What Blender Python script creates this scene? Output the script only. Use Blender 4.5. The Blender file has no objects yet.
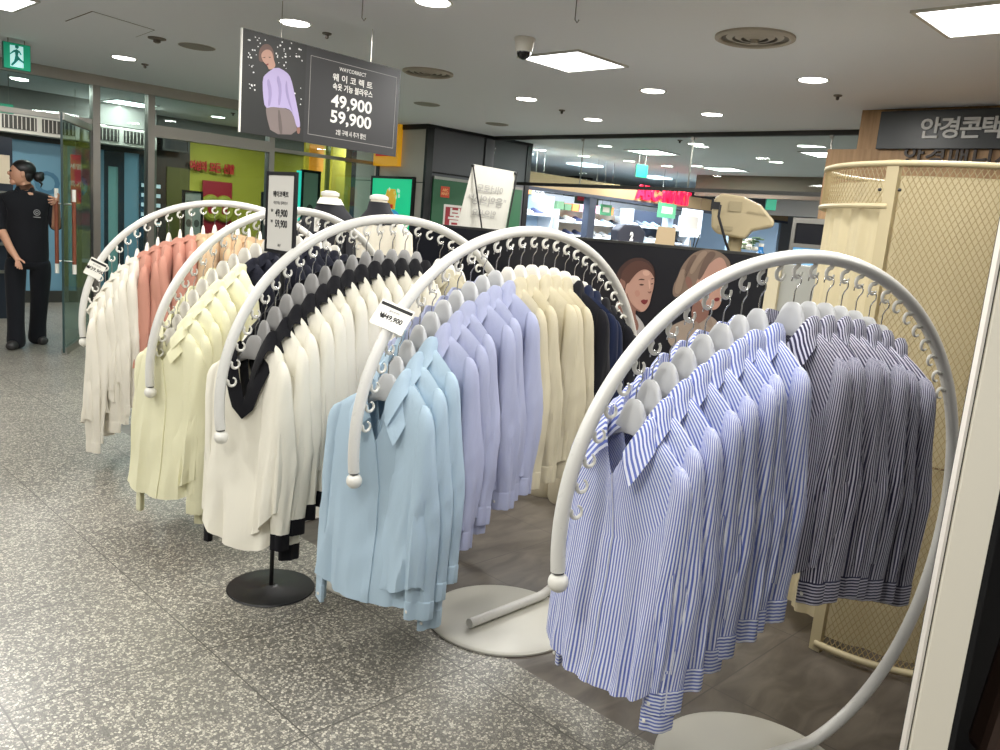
import bpy, bmesh, math, random
from mathutils import Vector, Matrix, noise

random.seed(7)
C = bpy.context.scene.collection
PI = math.pi
R_ = math.radians

# ------------------------------------------------------------------ camera fit
F, PITCH, ROLL, H = 823.55, 0.1796007, 0.0854362, 1.4716907
_cp, _sp = math.cos(PITCH), math.sin(PITCH)
fw = Vector((0, _cp, -_sp)); up0 = Vector((0, _sp, _cp)); rt0 = Vector((1, 0, 0))
rt = math.cos(ROLL) * rt0 + math.sin(ROLL) * up0
up = -math.sin(ROLL) * rt0 + math.cos(ROLL) * up0
EYE = Vector((0, 0, H))
GA = R_(46.0)                                   # the building's grid: E1 runs deep right, E2 deep left
E1 = Vector((math.cos(GA), math.sin(GA), 0)); E2 = Vector((-math.sin(GA), math.cos(GA), 0)); UZ = Vector((0, 0, 1))


def ray(x, y): return fw + rt * ((x - 500) / F) - up * ((y - 375) / F)
def hit(x, y, o, n):
    d = ray(x, y); return EYE + d * ((o - EYE).dot(n) / d.dot(n))
def PZ(x, y, z): return hit(x, y, Vector((0, 0, z)), UZ)
def PU(x, y, u): return hit(x, y, E1 * u, E1)
def PV(x, y, v): return hit(x, y, E2 * v, E2)
def PY(x, y, Y): return hit(x, y, Vector((0, Y, 0)), Vector((0, 1, 0)))
def G(u, v, z=0): return E1 * u + E2 * v + UZ * z
def uv_of(p): return p.dot(E1), p.dot(E2)


# ------------------------------------------------------------------ materials
def lin(c):
    return tuple((v / 255 / 12.92 if v / 255 <= .04045 else ((v / 255 + .055) / 1.055) ** 2.4) for v in c)

MATS = {}
def mat(name, col, rough=.5, metal=0., emit=0., bump=0., bscale=60., spec=.5, trans=0., emitcol=None, sub=0.):
    if name in MATS: return MATS[name]
    m = bpy.data.materials.new(name); m.use_nodes = True
    nt = m.node_tree; b = nt.nodes['Principled BSDF']
    c = lin(col) + (1,)
    b.inputs['Base Color'].default_value = c
    b.inputs['Roughness'].default_value = rough; b.inputs['Metallic'].default_value = metal
    b.inputs['Specular IOR Level'].default_value = spec
    if emit:
        b.inputs['Emission Color'].default_value = (lin(emitcol) + (1,)) if emitcol else c
        b.inputs['Emission Strength'].default_value = emit
    # a little procedural life in every surface
    tc = nt.nodes.new('ShaderNodeTexCoord'); nz = nt.nodes.new('ShaderNodeTexNoise')
    nz.inputs['Scale'].default_value = bscale; nz.inputs['Detail'].default_value = 3
    nt.links.new(tc.outputs['Object'], nz.inputs['Vector'])
    mr = nt.nodes.new('ShaderNodeMapRange')
    mr.inputs['To Min'].default_value = max(0, rough - .02); mr.inputs['To Max'].default_value = min(1, rough + .02)
    nt.links.new(nz.outputs['Fac'], mr.inputs['Value']); nt.links.new(mr.outputs['Result'], b.inputs['Roughness'])
    if bump:
        bp = nt.nodes.new('ShaderNodeBump'); bp.inputs['Strength'].default_value = bump; bp.inputs['Distance'].default_value = .01
        nt.links.new(nz.outputs['Fac'], bp.inputs['Height']); nt.links.new(bp.outputs['Normal'], b.inputs['Normal'])
    MATS[name] = m
    return m


def fabric(name, col, stripe=None, period=.0062, duty=.5, rough=.85, along='X', sheer=.14):
    """Woven cloth; stripe = second colour of yarn-dyed stripes running along the UV's other axis."""
    if name in MATS: return MATS[name]
    m = bpy.data.materials.new(name); m.use_nodes = True
    nt = m.node_tree; b = nt.nodes['Principled BSDF']; L = nt.links.new
    b.inputs['Roughness'].default_value = rough; b.inputs['Specular IOR Level'].default_value = .25
    b.inputs['Sheen Weight'].default_value = .08
    tc = nt.nodes.new('ShaderNodeTexCoord')
    if stripe:
        sp = nt.nodes.new('ShaderNodeSeparateXYZ'); L(tc.outputs['UV'], sp.inputs[0])
        md = nt.nodes.new('ShaderNodeMath'); md.operation = 'MODULO'
        ad = nt.nodes.new('ShaderNodeMath'); ad.operation = 'ADD'; ad.inputs[1].default_value = 10.0
        L(sp.outputs[along], ad.inputs[0]); L(ad.outputs[0], md.inputs[0]); md.inputs[1].default_value = period
        gt = nt.nodes.new('ShaderNodeMath'); gt.operation = 'GREATER_THAN'; gt.inputs[1].default_value = period * duty
        L(md.outputs[0], gt.inputs[0])
        mx = nt.nodes.new('ShaderNodeMix'); mx.data_type = 'RGBA'
        mx.inputs[6].default_value = lin(stripe) + (1,); mx.inputs[7].default_value = lin(col) + (1,)
        L(gt.outputs[0], mx.inputs[0]); L(mx.outputs[2], b.inputs['Base Color'])
    else:
        b.inputs['Base Color'].default_value = lin(col) + (1,)
    mp = nt.nodes.new('ShaderNodeMapping'); mp.inputs['Scale'].default_value = (1, 1, .3)
    L(tc.outputs['Object'], mp.inputs['Vector'])
    nz = nt.nodes.new('ShaderNodeTexNoise'); nz.inputs['Scale'].default_value = 22; nz.inputs['Detail'].default_value = 4
    nz.inputs['Distortion'].default_value = .6
    L(mp.outputs[0], nz.inputs['Vector'])
    bp = nt.nodes.new('ShaderNodeBump'); bp.inputs['Strength'].default_value = .35; bp.inputs['Distance'].default_value = .012
    L(nz.outputs['Fac'], bp.inputs['Height']); L(bp.outputs['Normal'], b.inputs['Normal'])
    if sheer:
        out = nt.nodes['Material Output']; tl = nt.nodes.new('ShaderNodeBsdfTranslucent')
        tl.inputs['Color'].default_value = lin(col) + (1,)
        ms = nt.nodes.new('ShaderNodeMixShader'); ms.inputs[0].default_value = sheer
        L(b.outputs[0], ms.inputs[1]); L(tl.outputs[0], ms.inputs[2]); L(ms.outputs[0], out.inputs['Surface'])
    MATS[name] = m
    return m


def glass(name, tint=(235, 245, 242), refl=.06, rough=.0):
    if name in MATS: return MATS[name]
    m = bpy.data.materials.new(name); m.use_nodes = True
    nt = m.node_tree; nt.nodes.clear(); L = nt.links.new
    o = nt.nodes.new('ShaderNodeOutputMaterial'); t = nt.nodes.new('ShaderNodeBsdfTransparent'); g = nt.nodes.new('ShaderNodeBsdfGlossy')
    t.inputs[0].default_value = lin(tint) + (1,); g.inputs['Roughness'].default_value = rough
    fr = nt.nodes.new('ShaderNodeLayerWeight'); fr.inputs['Blend'].default_value = .5
    pw = nt.nodes.new('ShaderNodeMath'); pw.operation = 'POWER'; pw.inputs[1].default_value = 7
    ad = nt.nodes.new('ShaderNodeMath'); ad.operation = 'ADD'; ad.inputs[1].default_value = refl; ad.use_clamp = True
    mx = nt.nodes.new('ShaderNodeMixShader'); L(fr.outputs['Facing'], pw.inputs[0])
    L(pw.outputs[0], ad.inputs[0]); L(ad.outputs[0], mx.inputs[0]); L(t.outputs[0], mx.inputs[1]); L(g.outputs[0], mx.inputs[2]); L(mx.outputs[0], o.inputs[0])
    MATS[name] = m
    return m


# ------------------------------------------------------------------ mesh building
class MB:
    def __init__(s): s.v = []; s.f = []; s.uv = {}
    def grid(s, rows, closed=False, uvs=None, flip=False):
        n = len(rows[0]); b = len(s.v)
        for r in rows: s.v.extend(Vector(p) for p in r)
        for i in range(len(rows) - 1):
            for j in range(n if closed else n - 1):
                k = (j + 1) % n
                q = (b + i * n + j, b + i * n + k, b + (i + 1) * n + k, b + (i + 1) * n + j)
                if flip: q = q[::-1]
                if uvs:
                    w = [uvs[i][j], uvs[i][j + 1], uvs[i + 1][j + 1], uvs[i + 1][j]]
                    if flip: w = w[::-1]
                    s.uv[len(s.f)] = w
                s.f.append(q)
        return b, n
    def cap(s, ring, flip=False):
        b = len(s.v); s.v.extend(Vector(p) for p in ring)
        q = tuple(range(b, b + len(ring))); s.f.append(q[::-1] if flip else q)
    def box(s, x0, x1, y0, y1, z0, z1, M=None):
        P = [Vector((x, y, z)) for z in (z0, z1) for y in (y0, y1) for x in (x0, x1)]
        if M: P = [M @ p for p in P]
        b = len(s.v); s.v += P
        for q in ((0, 2, 3, 1), (4, 5, 7, 6), (0, 1, 5, 4), (2, 6, 7, 3), (0, 4, 6, 2), (1, 3, 7, 5)): s.f.append(tuple(b + k for k in q))
        return s
    def tube(s, pts, r, n=12, cap=True, closed=False):
        pts = [Vector(p) for p in pts]; N = len(pts); rows = []; nrm = None
        for i, p in enumerate(pts):
            if closed: t = pts[(i + 1) % N] - pts[i - 1]
            else: t = pts[min(i + 1, N - 1)] - pts[max(i - 1, 0)]
            t.normalize()
            if nrm is None:
                a = Vector((0, 0, 1)) if abs(t.z) < .9 else Vector((0, 1, 0))
                nrm = (a - t * a.dot(t)).normalized()
            else: nrm = (nrm - t * nrm.dot(t)).normalized()
            bn = t.cross(nrm); rr = r[i] if isinstance(r, (list, tuple)) else r
            rows.append([p + (nrm * math.cos(2 * PI * k / n) + bn * math.sin(2 * PI * k / n)) * rr for k in range(n)])
        if closed: rows.append(rows[0])
        s.grid(rows, closed=True)
        if cap and not closed: s.cap(rows[0], True); s.cap(rows[-1])
        return s
    def lathe(s, prof, n=32, M=None, capb=True, capt=True):
        rows = []
        for r, z in prof:
            row = [Vector((r * math.cos(2 * PI * k / n), r * math.sin(2 * PI * k / n), z)) for k in range(n)]
            if M: row = [M @ p for p in row]
            rows.append(row)
        s.grid(rows, closed=True)
        if capb: s.cap(rows[0], True)
        if capt: s.cap(rows[-1])
        return s
    def prism(s, poly, z0, z1, M=None):
        a = [Vector((x, y, z0)) for x, y in poly]; c = [Vector((x, y, z1)) for x, y in poly]
        if M: a = [M @ p for p in a]; c = [M @ p for p in c]
        s.grid([a, c], closed=True); s.cap(a, True); s.cap(c)
        return s
    def ball(s, c, r, n=20, sx=1, sy=1, sz=1):
        c = Vector(c); rows = []
        for i in range(1, n // 2):
            a = PI * i / (n // 2)
            rows.append([c + Vector((r * sx * math.sin(a) * math.cos(2 * PI * k / n), r * sy * math.sin(a) * math.sin(2 * PI * k / n), -r * sz * math.cos(a))) for k in range(n)])
        s.grid(rows, closed=True); s.cap(rows[0], True); s.cap(rows[-1])
        return s
    def mesh(s, name, smooth=True, bevel=0., merge=False, solid=0.):
        me = bpy.data.meshes.new(name)
        me.from_pydata([tuple(p) for p in s.v], [], s.f)
        if s.uv:
            ul = me.uv_layers.new(name='UVMap')
            for p in me.polygons:
                w = s.uv.get(p.index)
                if w:
                    for k, li in enumerate(p.loop_indices): ul.data[li].uv = w[k]
        bm = bmesh.new(); bm.from_mesh(me)
        if merge: bmesh.ops.remove_doubles(bm, verts=bm.verts, dist=1e-5)
        if bevel:
            bmesh.ops.remove_doubles(bm, verts=bm.verts, dist=1e-6)
            ed = [e for e in bm.edges if len(e.link_faces) == 2 and e.calc_face_angle(0) > .6]
            bmesh.ops.bevel(bm, geom=ed, offset=bevel, segments=2, profile=.5, affect='EDGES')
        bm.to_mesh(me); bm.free()
        for p in me.polygons: p.use_smooth = smooth
        if smooth:
            try: me.set_sharp_from_angle(angle=R_(40))
            except Exception: pass
        return me
    def build(s, name, m, parent=None, smooth=True, bevel=0., loc=None, rz=None, merge=False, M=None):
        me = s.mesh(name, smooth, bevel, merge); return link(name, me, m, parent, loc, rz, M)


def link(name, me, m=None, parent=None, loc=None, rz=None, M=None):
    o = bpy.data.objects.new(name, me); C.objects.link(o)
    if m is not None and me is not None and not me.materials: me.materials.append(m)
    if parent is not None: o.parent = parent
    if M is not None: o.matrix_local = M if parent is not None else M
    if loc is not None: o.location = loc
    if rz is not None: o.rotation_euler = (0, 0, rz)
    return o

def tag(o, label=None, cat=None, group=None, kind=None):
    if label: o['label'] = label
    if cat: o['category'] = cat
    if group: o['group'] = group
    if kind: o['kind'] = kind
    return o
def thing(name, label, cat, loc=(0, 0, 0), rz=0., group=None, M=None):
    o = bpy.data.objects.new(name, None); C.objects.link(o); o.empty_display_size = .1
    if M is not None: o.matrix_local = M
    else: o.location = loc; o.rotation_euler = (0, 0, rz)
    return tag(o, label, cat, group)
def struct(name, loc=(0, 0, 0), rz=0., label=None):
    o = bpy.data.objects.new(name, None); C.objects.link(o); o.location = loc; o.rotation_euler = (0, 0, rz)
    return tag(o, label, None, None, 'structure')
def basis(o, x, y):
    x = Vector(x).normalized(); y = Vector(y); y = (y - x * y.dot(x)).normalized(); z = x.cross(y)
    M = Matrix.Identity(4)
    for i in range(3): M[i][0] = x[i]; M[i][1] = y[i]; M[i][2] = z[i]; M[i][3] = o[i]
    return M
def bx(name, m, parent, x0, x1, y0, y1, z0, z1, bevel=0.):
    return MB().box(x0, x1, y0, y1, z0, z1).build(name, m, parent, smooth=False, bevel=bevel)
def copy_tree(o, parent=None):
    c = o.copy(); C.objects.link(c)
    if parent is not None:
        c.parent = parent; c.matrix_parent_inverse = o.matrix_parent_inverse.copy()
    for ch in list(o.children): copy_tree(ch, c)
    return c

def text(body, size, m, parent, x, y, z=.002, name='lettering', align='CENTER', extrude=.0008, bold=0., spacing=1., sx=1., shear=0.):
    cu = bpy.data.curves.new('lettering', 'FONT'); cu.body = body; cu.size = size; cu.align_x = align; cu.align_y = 'CENTER'
    cu.extrude = extrude; cu.offset = bold; cu.space_character = spacing; cu.resolution_u = 3; cu.shear = shear
    o = bpy.data.objects.new('lettering', cu); C.objects.link(o)
    bpy.context.view_layer.update()
    dg = bpy.context.evaluated_depsgraph_get()
    me = bpy.data.meshes.new_from_object(o.evaluated_get(dg))
    bpy.data.objects.remove(o); bpy.data.curves.remove(cu)
    me.name = name; me.materials.clear()
    for p in me.polygons: p.use_smooth = False
    r = link(name, me, m, parent); r.location = (x, y, z); r.scale = (sx, 1, 1)
    return r

def flat(name, pts, m, parent, z, th=.0012):
    """a thin printed shape lying on a poster: pts in the poster's own metres"""
    ar = sum(pts[i - 1][0] * pts[i][1] - pts[i][0] * pts[i - 1][1] for i in range(len(pts)))
    if ar < 0: pts = pts[::-1]
    return MB().prism(pts, z, z + th).build(name, m, parent, smooth=False)
def on_plane(px, M):
    """pixels of the photo -> the metres of the flat object standing at M"""
    Mi = M.inverted(); n = Vector((M[0][2], M[1][2], M[2][2])); o = M.translation
    return [tuple((Mi @ hit(x, y, o, n))[:2]) for x, y in px]
def smooth_poly(p, it=2):
    for _ in range(it):
        q = []
        for i in range(len(p)):
            a, b = Vector(p[i - 1]), Vector(p[i]); q += [tuple(a * .75 + b * .25), tuple(a * .25 + b * .75)]
        p = q
    return p
ORD = ['first', 'second', 'third', 'fourth', 'fifth', 'sixth', 'seventh', 'eighth', 'ninth', 'tenth', 'eleventh', 'twelfth', 'thirteenth', 'fourteenth', 'fifteenth']
# ------------------------------------------------------------------ the five arched racks
RR, HC = .72, .7463827
SH = (-.0021837, -.0219616, -.0177266, .008631, -.0026605, .0040669)
RACKS = [(-1.5385848, 4.5344653, .3021353, .0112570), (-1.0598928, 3.9420343, .9595397, -.0653146), (-.4155451, 3.2432115, .7706641, .0187723),
         (.0840722, 2.9220185, .8027465, -.0064174), (.8163592, 2.1269477, .5020088, .0254023)]      # x, y, yaw, lean
def ring_r(t): return RR * (1 + sum(SH[2 * k] * math.cos((k + 2) * t) + SH[2 * k + 1] * math.sin((k + 2) * t) for k in range(3)))
def ring_p(t, inw=0.):
    r = ring_r(t) - inw
    return Vector((r * math.cos(t), 0, HC + r * math.sin(t)))
TUBE = .0178
T_BALL = R_(185.4)

white_paint = mat('white_rack_paint', (212, 211, 206), .28, spec=.5)
white_plastic = mat('white_plastic', (222, 220, 212), .4)
white_steel = mat('base_plate_paint', (186, 184, 174), .35)
dark_gap = mat('dark_rubber', (30, 30, 30), .6)
wire_steel = mat('hanger_wire_steel', (190, 190, 190), .2, metal=1.)
grey_hanger = mat('grey_moulded_plastic', (192, 193, 194), .38)
grey_hanger_dark = mat('grey_velvet_plastic', (152, 151, 150), .6)
white_hanger = mat('white_moulded_plastic', (226, 222, 212), .4)

def tube_mesh():
    pts = [(-.17, 0, .034), (-.12, 0, .034), (-.06, 0, .034)]
    n = 120
    for i in range(n + 1):
        t = -PI / 2 + (T_BALL - .03 + PI / 2) * i / n
        p = ring_p(t); pts.append((p.x, 0, max(p.z, .034)))
    return MB().tube(pts, TUBE, 16).mesh('tube')
def hook_mesh():
    # local frame: x = inward from the tube, z = along the tube towards the ball end's "down"
    pts = [(TUBE - .004, 0, .004), (TUBE + .006, 0, .0)]
    for k in range(0, 13):
        a = R_(200 + k * 20.5)                     # a hook bowl that opens upwards
        pts.append((TUBE + .021 + 0.0145 * math.cos(a), 0, .0145 * math.sin(a)))
    rr = [.0062, .0060] + [.0056 - .0026 * k / 12 for k in range(13)]
    mb = MB().tube(pts, rr, 8)
    return mb.mesh('hook')
TUBE_ME, HOOK_ME = tube_mesh(), hook_mesh()
BALL_ME = MB().ball((0, 0, 0), .0245, 24).mesh('ball_cap')
RING_ME = MB().lathe([(.0150, -.006), (.0150, .006)], 20).mesh('joint_collar')
BASE_ME = MB().lathe([(.276, 0), (.28, .002), (.28, .008), (.276, .0105), (.262, .0115), (.0, .0115)], 72, capt=False).mesh('base_plate')
BOLT_ME = MB().lathe([(.005, 0), (.005, .03), (.003, .032)], 10).mesh('bolt')
RACK_DESC = ['farthest arched white rack, by the glass entrance', 'second arched white rack from the glass entrance',
             'middle arched white rack, hung with black-collared blouses', 'second nearest arched white rack, hung with pale blue shirts',
             'nearest arched white rack, hung with striped shirts']
RACK_SHORT = ['farthest', 'second farthest', 'middle', 'second nearest', 'nearest']
HOOKS = [(172.4, 5.07), (172.4, 5.07), (170.3, 5.15), (172.4, 5.07), (172.4, 5.07)]
racks = []
def hook_matrix(t):
    # inward direction and the hook's own up-turn, kept in the ring's plane
    inn = Vector((-math.cos(t), 0, -math.sin(t))); tan = Vector((-math.sin(t), 0, math.cos(t)))
    up_ = -tan                                   # towards the top of the arc along the tube
    up_ = Vector((math.sin(t), 0, -math.cos(t)))
    M = basis(ring_p(t), inn, Vector((0, 1, 0)))
    return M
for i, (x, y, yaw, lean) in enumerate(RACKS):
    t = thing('garment_rack', RACK_DESC[i], 'clothes rack', (x, y, 0), 0, 'arched clothes racks')
    t.rotation_euler = (-lean, 0, yaw)
    link('tube', TUBE_ME, white_paint, t)
    bp = link('base_plate', BASE_ME, white_steel, t); bp.rotation_euler = (lean, 0, 0)
    pb = ring_p(T_BALL)
    link('ball_cap', BALL_ME, white_plastic, t, pb + Vector((0, 0, -.006)))
    jc = link('joint_collar', RING_ME, dark_gap, t, ring_p(T_BALL - .032))
    for bxp in (-.14, -.02): link('bolt', BOLT_ME, wire_steel, t, (bxp, 0, .011))
    t0, dt = HOOKS[i]
    for k in range(29):
        a = R_(t0 - dt * k)
        if math.degrees(a) < 28: break
        o = link('hook', HOOK_ME, white_plastic, t); o.matrix_local = hook_matrix(a)
    racks.append(t)
bpy.context.view_layer.update()

# ------------------------------------------------------------------ hangers
def hanger_body_mesh():
    ZU = [(0, 0), (.008, -.0005), (.016, -.003), (.023, -.009), (.029, -.018), (.034, -.03), (.039, -.045), (.046, -.060), (.060, -.0765), (.075, -.088), (.10, -.105), (.125, -.121), (.145, -.137)]
    ZL = [(0, -.088), (.03, -.089), (.05, -.098), (.075, -.112), (.10, -.125), (.125, -.138), (.145, -.150)]
    def ev(T, x):
        x = abs(x)
        for (a, za), (b, zb) in zip(T, T[1:]):
            if x <= b: return za + (zb - za) * (x - a) / (b - a)
        return T[-1][1]
    xs = [-.145, -.125, -.10, -.075, -.06, -.046, -.039, -.034, -.029, -.023, -.016, -.008]; xs = xs + [0] + [-x for x in xs[::-1]]
    rows = []
    for x in xs:
        zu, zl = ev(ZU, x), ev(ZL, x); c, h = (zu + zl) / 2, (zu - zl) / 2
        d = .0075 + .004 * min(1, abs(x) / .05) if abs(x) < .06 else .0115 - .004 * (abs(x) - .06) / .085
        rows.append([(x, d * math.copysign(abs(math.cos(a)) ** .8, math.cos(a)), c + h * math.copysign(abs(math.sin(a)) ** .7, math.sin(a))) for a in [2 * PI * k / 14 for k in range(14)]])
    mb = MB(); mb.grid(rows, closed=True); mb.cap(rows[0], True); mb.cap(rows[-1])
    return mb.mesh('shoulder_form')
def hanger_wire_mesh():
    pts = [(0, 0, -.004), (0, 0, .012), (0, 0, .026), (.004, 0, .036)]
    for k in range(13):
        a = R_(-55 + k * 20.5); pts.append((.0 + .0145 * math.cos(a), 0, .0535 + .0145 * math.sin(a)))
    return MB().tube(pts, .0017, 8).mesh('wire_hook')
HB_ME, HW_ME = hanger_body_mesh(), hanger_wire_mesh()
HANG_DROP = .0665                                # wire top inside sits on the hook bowl

# ------------------------------------------------------------------ shirts
def sgp(v, p): return math.copysign(abs(v) ** p, v)
class Style: pass
def shirt_parts(seed, V=.13, length=.68, sleeve=.56, collar='shirt', placket=True, flare=1., half=.172, cs=1., tail=.055, cuffw=.042):
    rnd = random.Random(seed); ph = [rnd.uniform(0, 6.28) for _ in range(12)]; off = Vector((seed * 3.1, seed * 1.7, 0))
    NT = 72
    NZ = 0.0
    def neck(th):
        c, s = math.cos(th), math.sin(th)
        z = -.055 - (.004 if s > 0 else 0) * s
        if s < 0: z -= V * (1 - abs(c))
        return Vector((.062 * c, .046 * s - (.004 if s < 0 else 0), z))
    def shoulder(th):
        c, s = math.cos(th), math.sin(th)
        X = half * sgp(c, .62)
        drop = (.135 if s < 0 else .07) * abs(s) ** .8
        vv = (V - .06) * max(0, -s) ** 2
        return Vector((X, .036 * sgp(s, .62), -.128 - drop - max(0, vv)))
    sway = rnd.uniform(-.012, .012); twist = rnd.uniform(-.012, .012)
    def body(th, w):
        c, s = math.cos(th), math.sin(th); p0 = shoulder(th)
        hx = half + (.018 * w + .006 * math.sin(w * 3)) * flare
        hy = .036 + .018 * w
        hem = -length - .035 * (1 if s > 0 else .6) + tail * abs(c) ** 2.2 - .4 * (tail - .05)
        z = p0.z + (hem - p0.z) * w
        A = .0022 + .0125 * w
        d = A * (.5 * math.sin(7 * th + ph[0] + 1.6 * math.sin(2.1 * w + ph[1])) + .36 * math.sin(12 * th + ph[2] + .9 * w)
                 + .6 * noise.noise(Vector((c * 2.2, s * 1.2, w * 2.4)) + off) + .22 * math.sin(19 * th + ph[3])
                 + .55 * (1 - 2.4 * abs(noise.noise(Vector((c * 3.4 + w, s * 2, w * 1.6)) + off + Vector((3, 8, 1))))))
        for v_ in range(4):
            va = -PI / 2 + (-.62, -.22, .25, .66)[v_] + .12 * math.sin(ph[v_ + 4] + w * 1.3); da = math.atan2(math.sin(th - va), math.cos(th - va))
            d -= (.003 + .005 * (v_ % 2)) * min(1, w * 1.6) * math.exp(-(da / .075) ** 2)
        X = hx * sgp(c, .62 + .1 * w); Y = hy * sgp(s, .62 + .1 * w)
        n = Vector((c / hx, s / hy, 0)); n.normalize()
        q = Vector((X, Y, z)) + n * d
        q.x += sway * w * w; q.y += (-.012 + twist * c) * w
        return q
    rows, vs = [], []
    ths = [2 * PI * j / NT for j in range(NT)]
    K = 6
    for k in range(K + 1):
        f = k / K
        r = []
        for th in ths:
            a, b = neck(th), shoulder(th); p = a.lerp(b, f)
            p.z += .006 * math.sin(PI * f) * (1 - abs(math.sin(th)))
            fold = .004 * math.sin(PI * f) * noise.noise(Vector((p.x * 14, p.y * 10, p.z * 9)) + off)
            p.y += fold * (1 if math.sin(th) > 0 else -1)
            r.append(p)
        rows.append(r)
    NB = 34
    for m in range(1, NB + 1): rows.append([body(th, m / NB) for th in ths])
    # UVs in metres: x runs round the body (at chest size), y down it
    uvs = [[(2 * PI * j / NT * .150, r_[j % NT].z) for j in range(NT + 1)] for r_ in rows]
    # on the front and back u follows real width so the stripes hang straight
    for i_, r_ in enumerate(rows):
        acc = 0.
        row = rows[min(len(rows) - 1, 20)]
        us = [0.]
        for j in range(NT): acc += (row[(j + 1) % NT] - row[j]).length; us.append(acc)
        for j in range(NT + 1): uvs[i_][j] = (us[j], uvs[i_][j][1])
    out = {}
    mb = MB(); mb.grid(rows, closed=True, uvs=uvs, flip=True)
    out['body'] = mb.mesh('body')
    def fr(th, i): # front surface point interpolated along row i
        x = (th % (2 * PI)) / (2 * PI) * NT; j = int(x) % NT; f = x - int(x)
        return rows[i][j].lerp(rows[i][(j + 1) % NT], f)
    # ---- sleeves
    for side in (1, -1):
        q = [rnd.uniform(0, 6.28) for _ in range(6)]; al0 = -side * rnd.uniform(.40, .85); fwd = rnd.uniform(-.012, .035); outw = rnd.uniform(-.012, .016)
        rows2 = []; NS = 30; NP = 28; ztop = -.122
        prof = [(-.002, .010, .006, -.024), (.006, .018, .012, -.019), (.022, .024, .018, -.014), (.046, .027, .023, -.009), (.080, .027, .0275, -.006), (.115, .026, .031, -.004)]
        ln = sleeve - .055
        prof += [(.115 + (ln - .115) * k / NS, None, None, None) for k in range(1, NS + 1)]
        for dz, hx, hy, cx in prof:
            w = max(0, (dz - .115) / (ln - .115))
            if hx is None:
                hx = .026 - .012 * w + .002 * math.sin(w * 5 + q[0]) * w; hy = .031 + .015 * min(1, w * 2.2) - (.046 - cuffw) * max(0, w - .5) * 2 + .004 * math.sin(w * 4 + q[3]) * w; cx = -.004 + (.010 + outw) * math.sin(min(1, w * 1.1) * PI * .6)
            al = al0 * min(1, .35 + w * 1.5); ca, sa = math.cos(al), math.sin(al)
            cy = .010 * min(1, w * 2) - fwd * w - .008 * w * math.sin(w * 2.6 + q[1])
            row = []
            for j in range(NP):
                a = 2 * PI * j / NP; c, s = math.cos(a), math.sin(a)
                A = .0010 + .0048 * min(1, w * 2.4)
                n1 = noise.noise(Vector((c * 1.5, s * 1.5, w * 5)) + off + Vector((0, 0, side * 9)))
                n2 = 1 - 2.4 * abs(noise.noise(Vector((c * 2.2 + w * 1.5, s * 2.2, w * 3.2)) + off + Vector((5, 2, side * 7))))
                d = A * (.5 * math.sin(3 * a + q[2] + 2.4 * math.sin(w * 2.6 + q[3])) + .5 * n1 + .55 * n2
                         + .25 * math.sin(7 * a + q[4]) + .25 * math.sin(w * 30 + 3 * a + q[5]) * math.exp(-((w - .42) / .16) ** 2))
                for v_, (va, vd) in enumerate(((q[0] * .16 - .5, 1.), (PI + q[4] * .16 - .5, 1.), (q[5] * 1.0, .7))):
                    da = math.atan2(math.sin(a - va - .5 * math.sin(w * 2.2 + q[v_])), math.cos(a - va - .5 * math.sin(w * 2.2 + q[v_])))
                    d -= vd * .0045 * min(1, w * 3) * math.exp(-(da / .24) ** 2)
                X, Y = (hx + d) * sgp(c, 1.2), (hy + .5 * d) * sgp(s, .92)
                row.append(Vector((side * (half + .004 + cx) + X * ca - Y * sa, cy + X * sa + Y * ca, ztop - dz)))
            rows2.append(row)
        us = [[(.4 * side + (1 if side > 0 else 1) * .0095 * j, r_[0].z) for j in range(NP + 1)] for r_ in rows2]
        mb = MB(); mb.grid(rows2, closed=True, uvs=us, flip=True); mb.cap(rows2[0])
        out['sleeve_r' if side > 0 else 'sleeve_l'] = mb.mesh('sleeve')
        last = rows2[-1]; cen = sum(last, Vector()) / len(last); rc = []
        for dz, sc in ((-.004, .985), (-.003, 1.04), (.002, 1.05), (.03, 1.045), (.054, 1.04), (.056, 1.02), (.054, .98)):
            rc.append([cen + (p - cen) * sc + Vector((0, 0, -dz + .0)) for p in last])
        us = [[(r_[0].z, .0095 * j) for j in range(NP + 1)] for r_ in rc]
        mb = MB(); mb.grid(rc, closed=True, uvs=us, flip=True)
        out['cuff_r' if side > 0 else 'cuff_l'] = mb.mesh('cuff')
        fp = min(rc[3], key=lambda p: p.y)
        out['button_r' if side > 0 else 'button_l'] = MB().ball(fp + Vector((.012 * side, -.0012, .004)), .0055, 10, sy=.35).mesh('button')
    # ---- collar
    cr = []; cu = []
    if collar == 'shirt':
        N = 40
        for i_ in range(N + 1):
            th = R_(-68 + (180 + 136) * i_ / N)
            n = neck(th); c, s = math.cos(th), math.sin(th)
            frt = max(0., -s) ** 1.1
            o = Vector((c, .5 * s, 0))
            top = n + Vector((0, 0, (.012 + .016 * c * c) * cs)) + o * .003
            foldp = top + o * .007 * cs
            end = n + (o * .030 + Vector((c / (abs(c) + .1) * .056 * frt, -.012 * frt, -.034 - .020 * frt))) * cs
            mid = n.lerp(end, .42) + o * .010 * cs + Vector((0, -.004 * frt, .008 * cs))
            base = n + o * .001 + Vector((0, 0, -.008))
            cr.append([base, n + Vector((0, 0, .004)) + o * .002, top, foldp, foldp.lerp(mid, .5) + o * .004 * cs, mid, end])
            u = i_ * .0105
            cu.append([(u, -.03), (u, -.015), (u, 0), (u, .01), (u, .02), (u, .03), (u, .055)])
        mb = MB(); mb.grid(cr, uvs=cu)
        out['collar'] = mb.mesh('collar')
    elif collar == 'stand':
        N = 40
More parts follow.
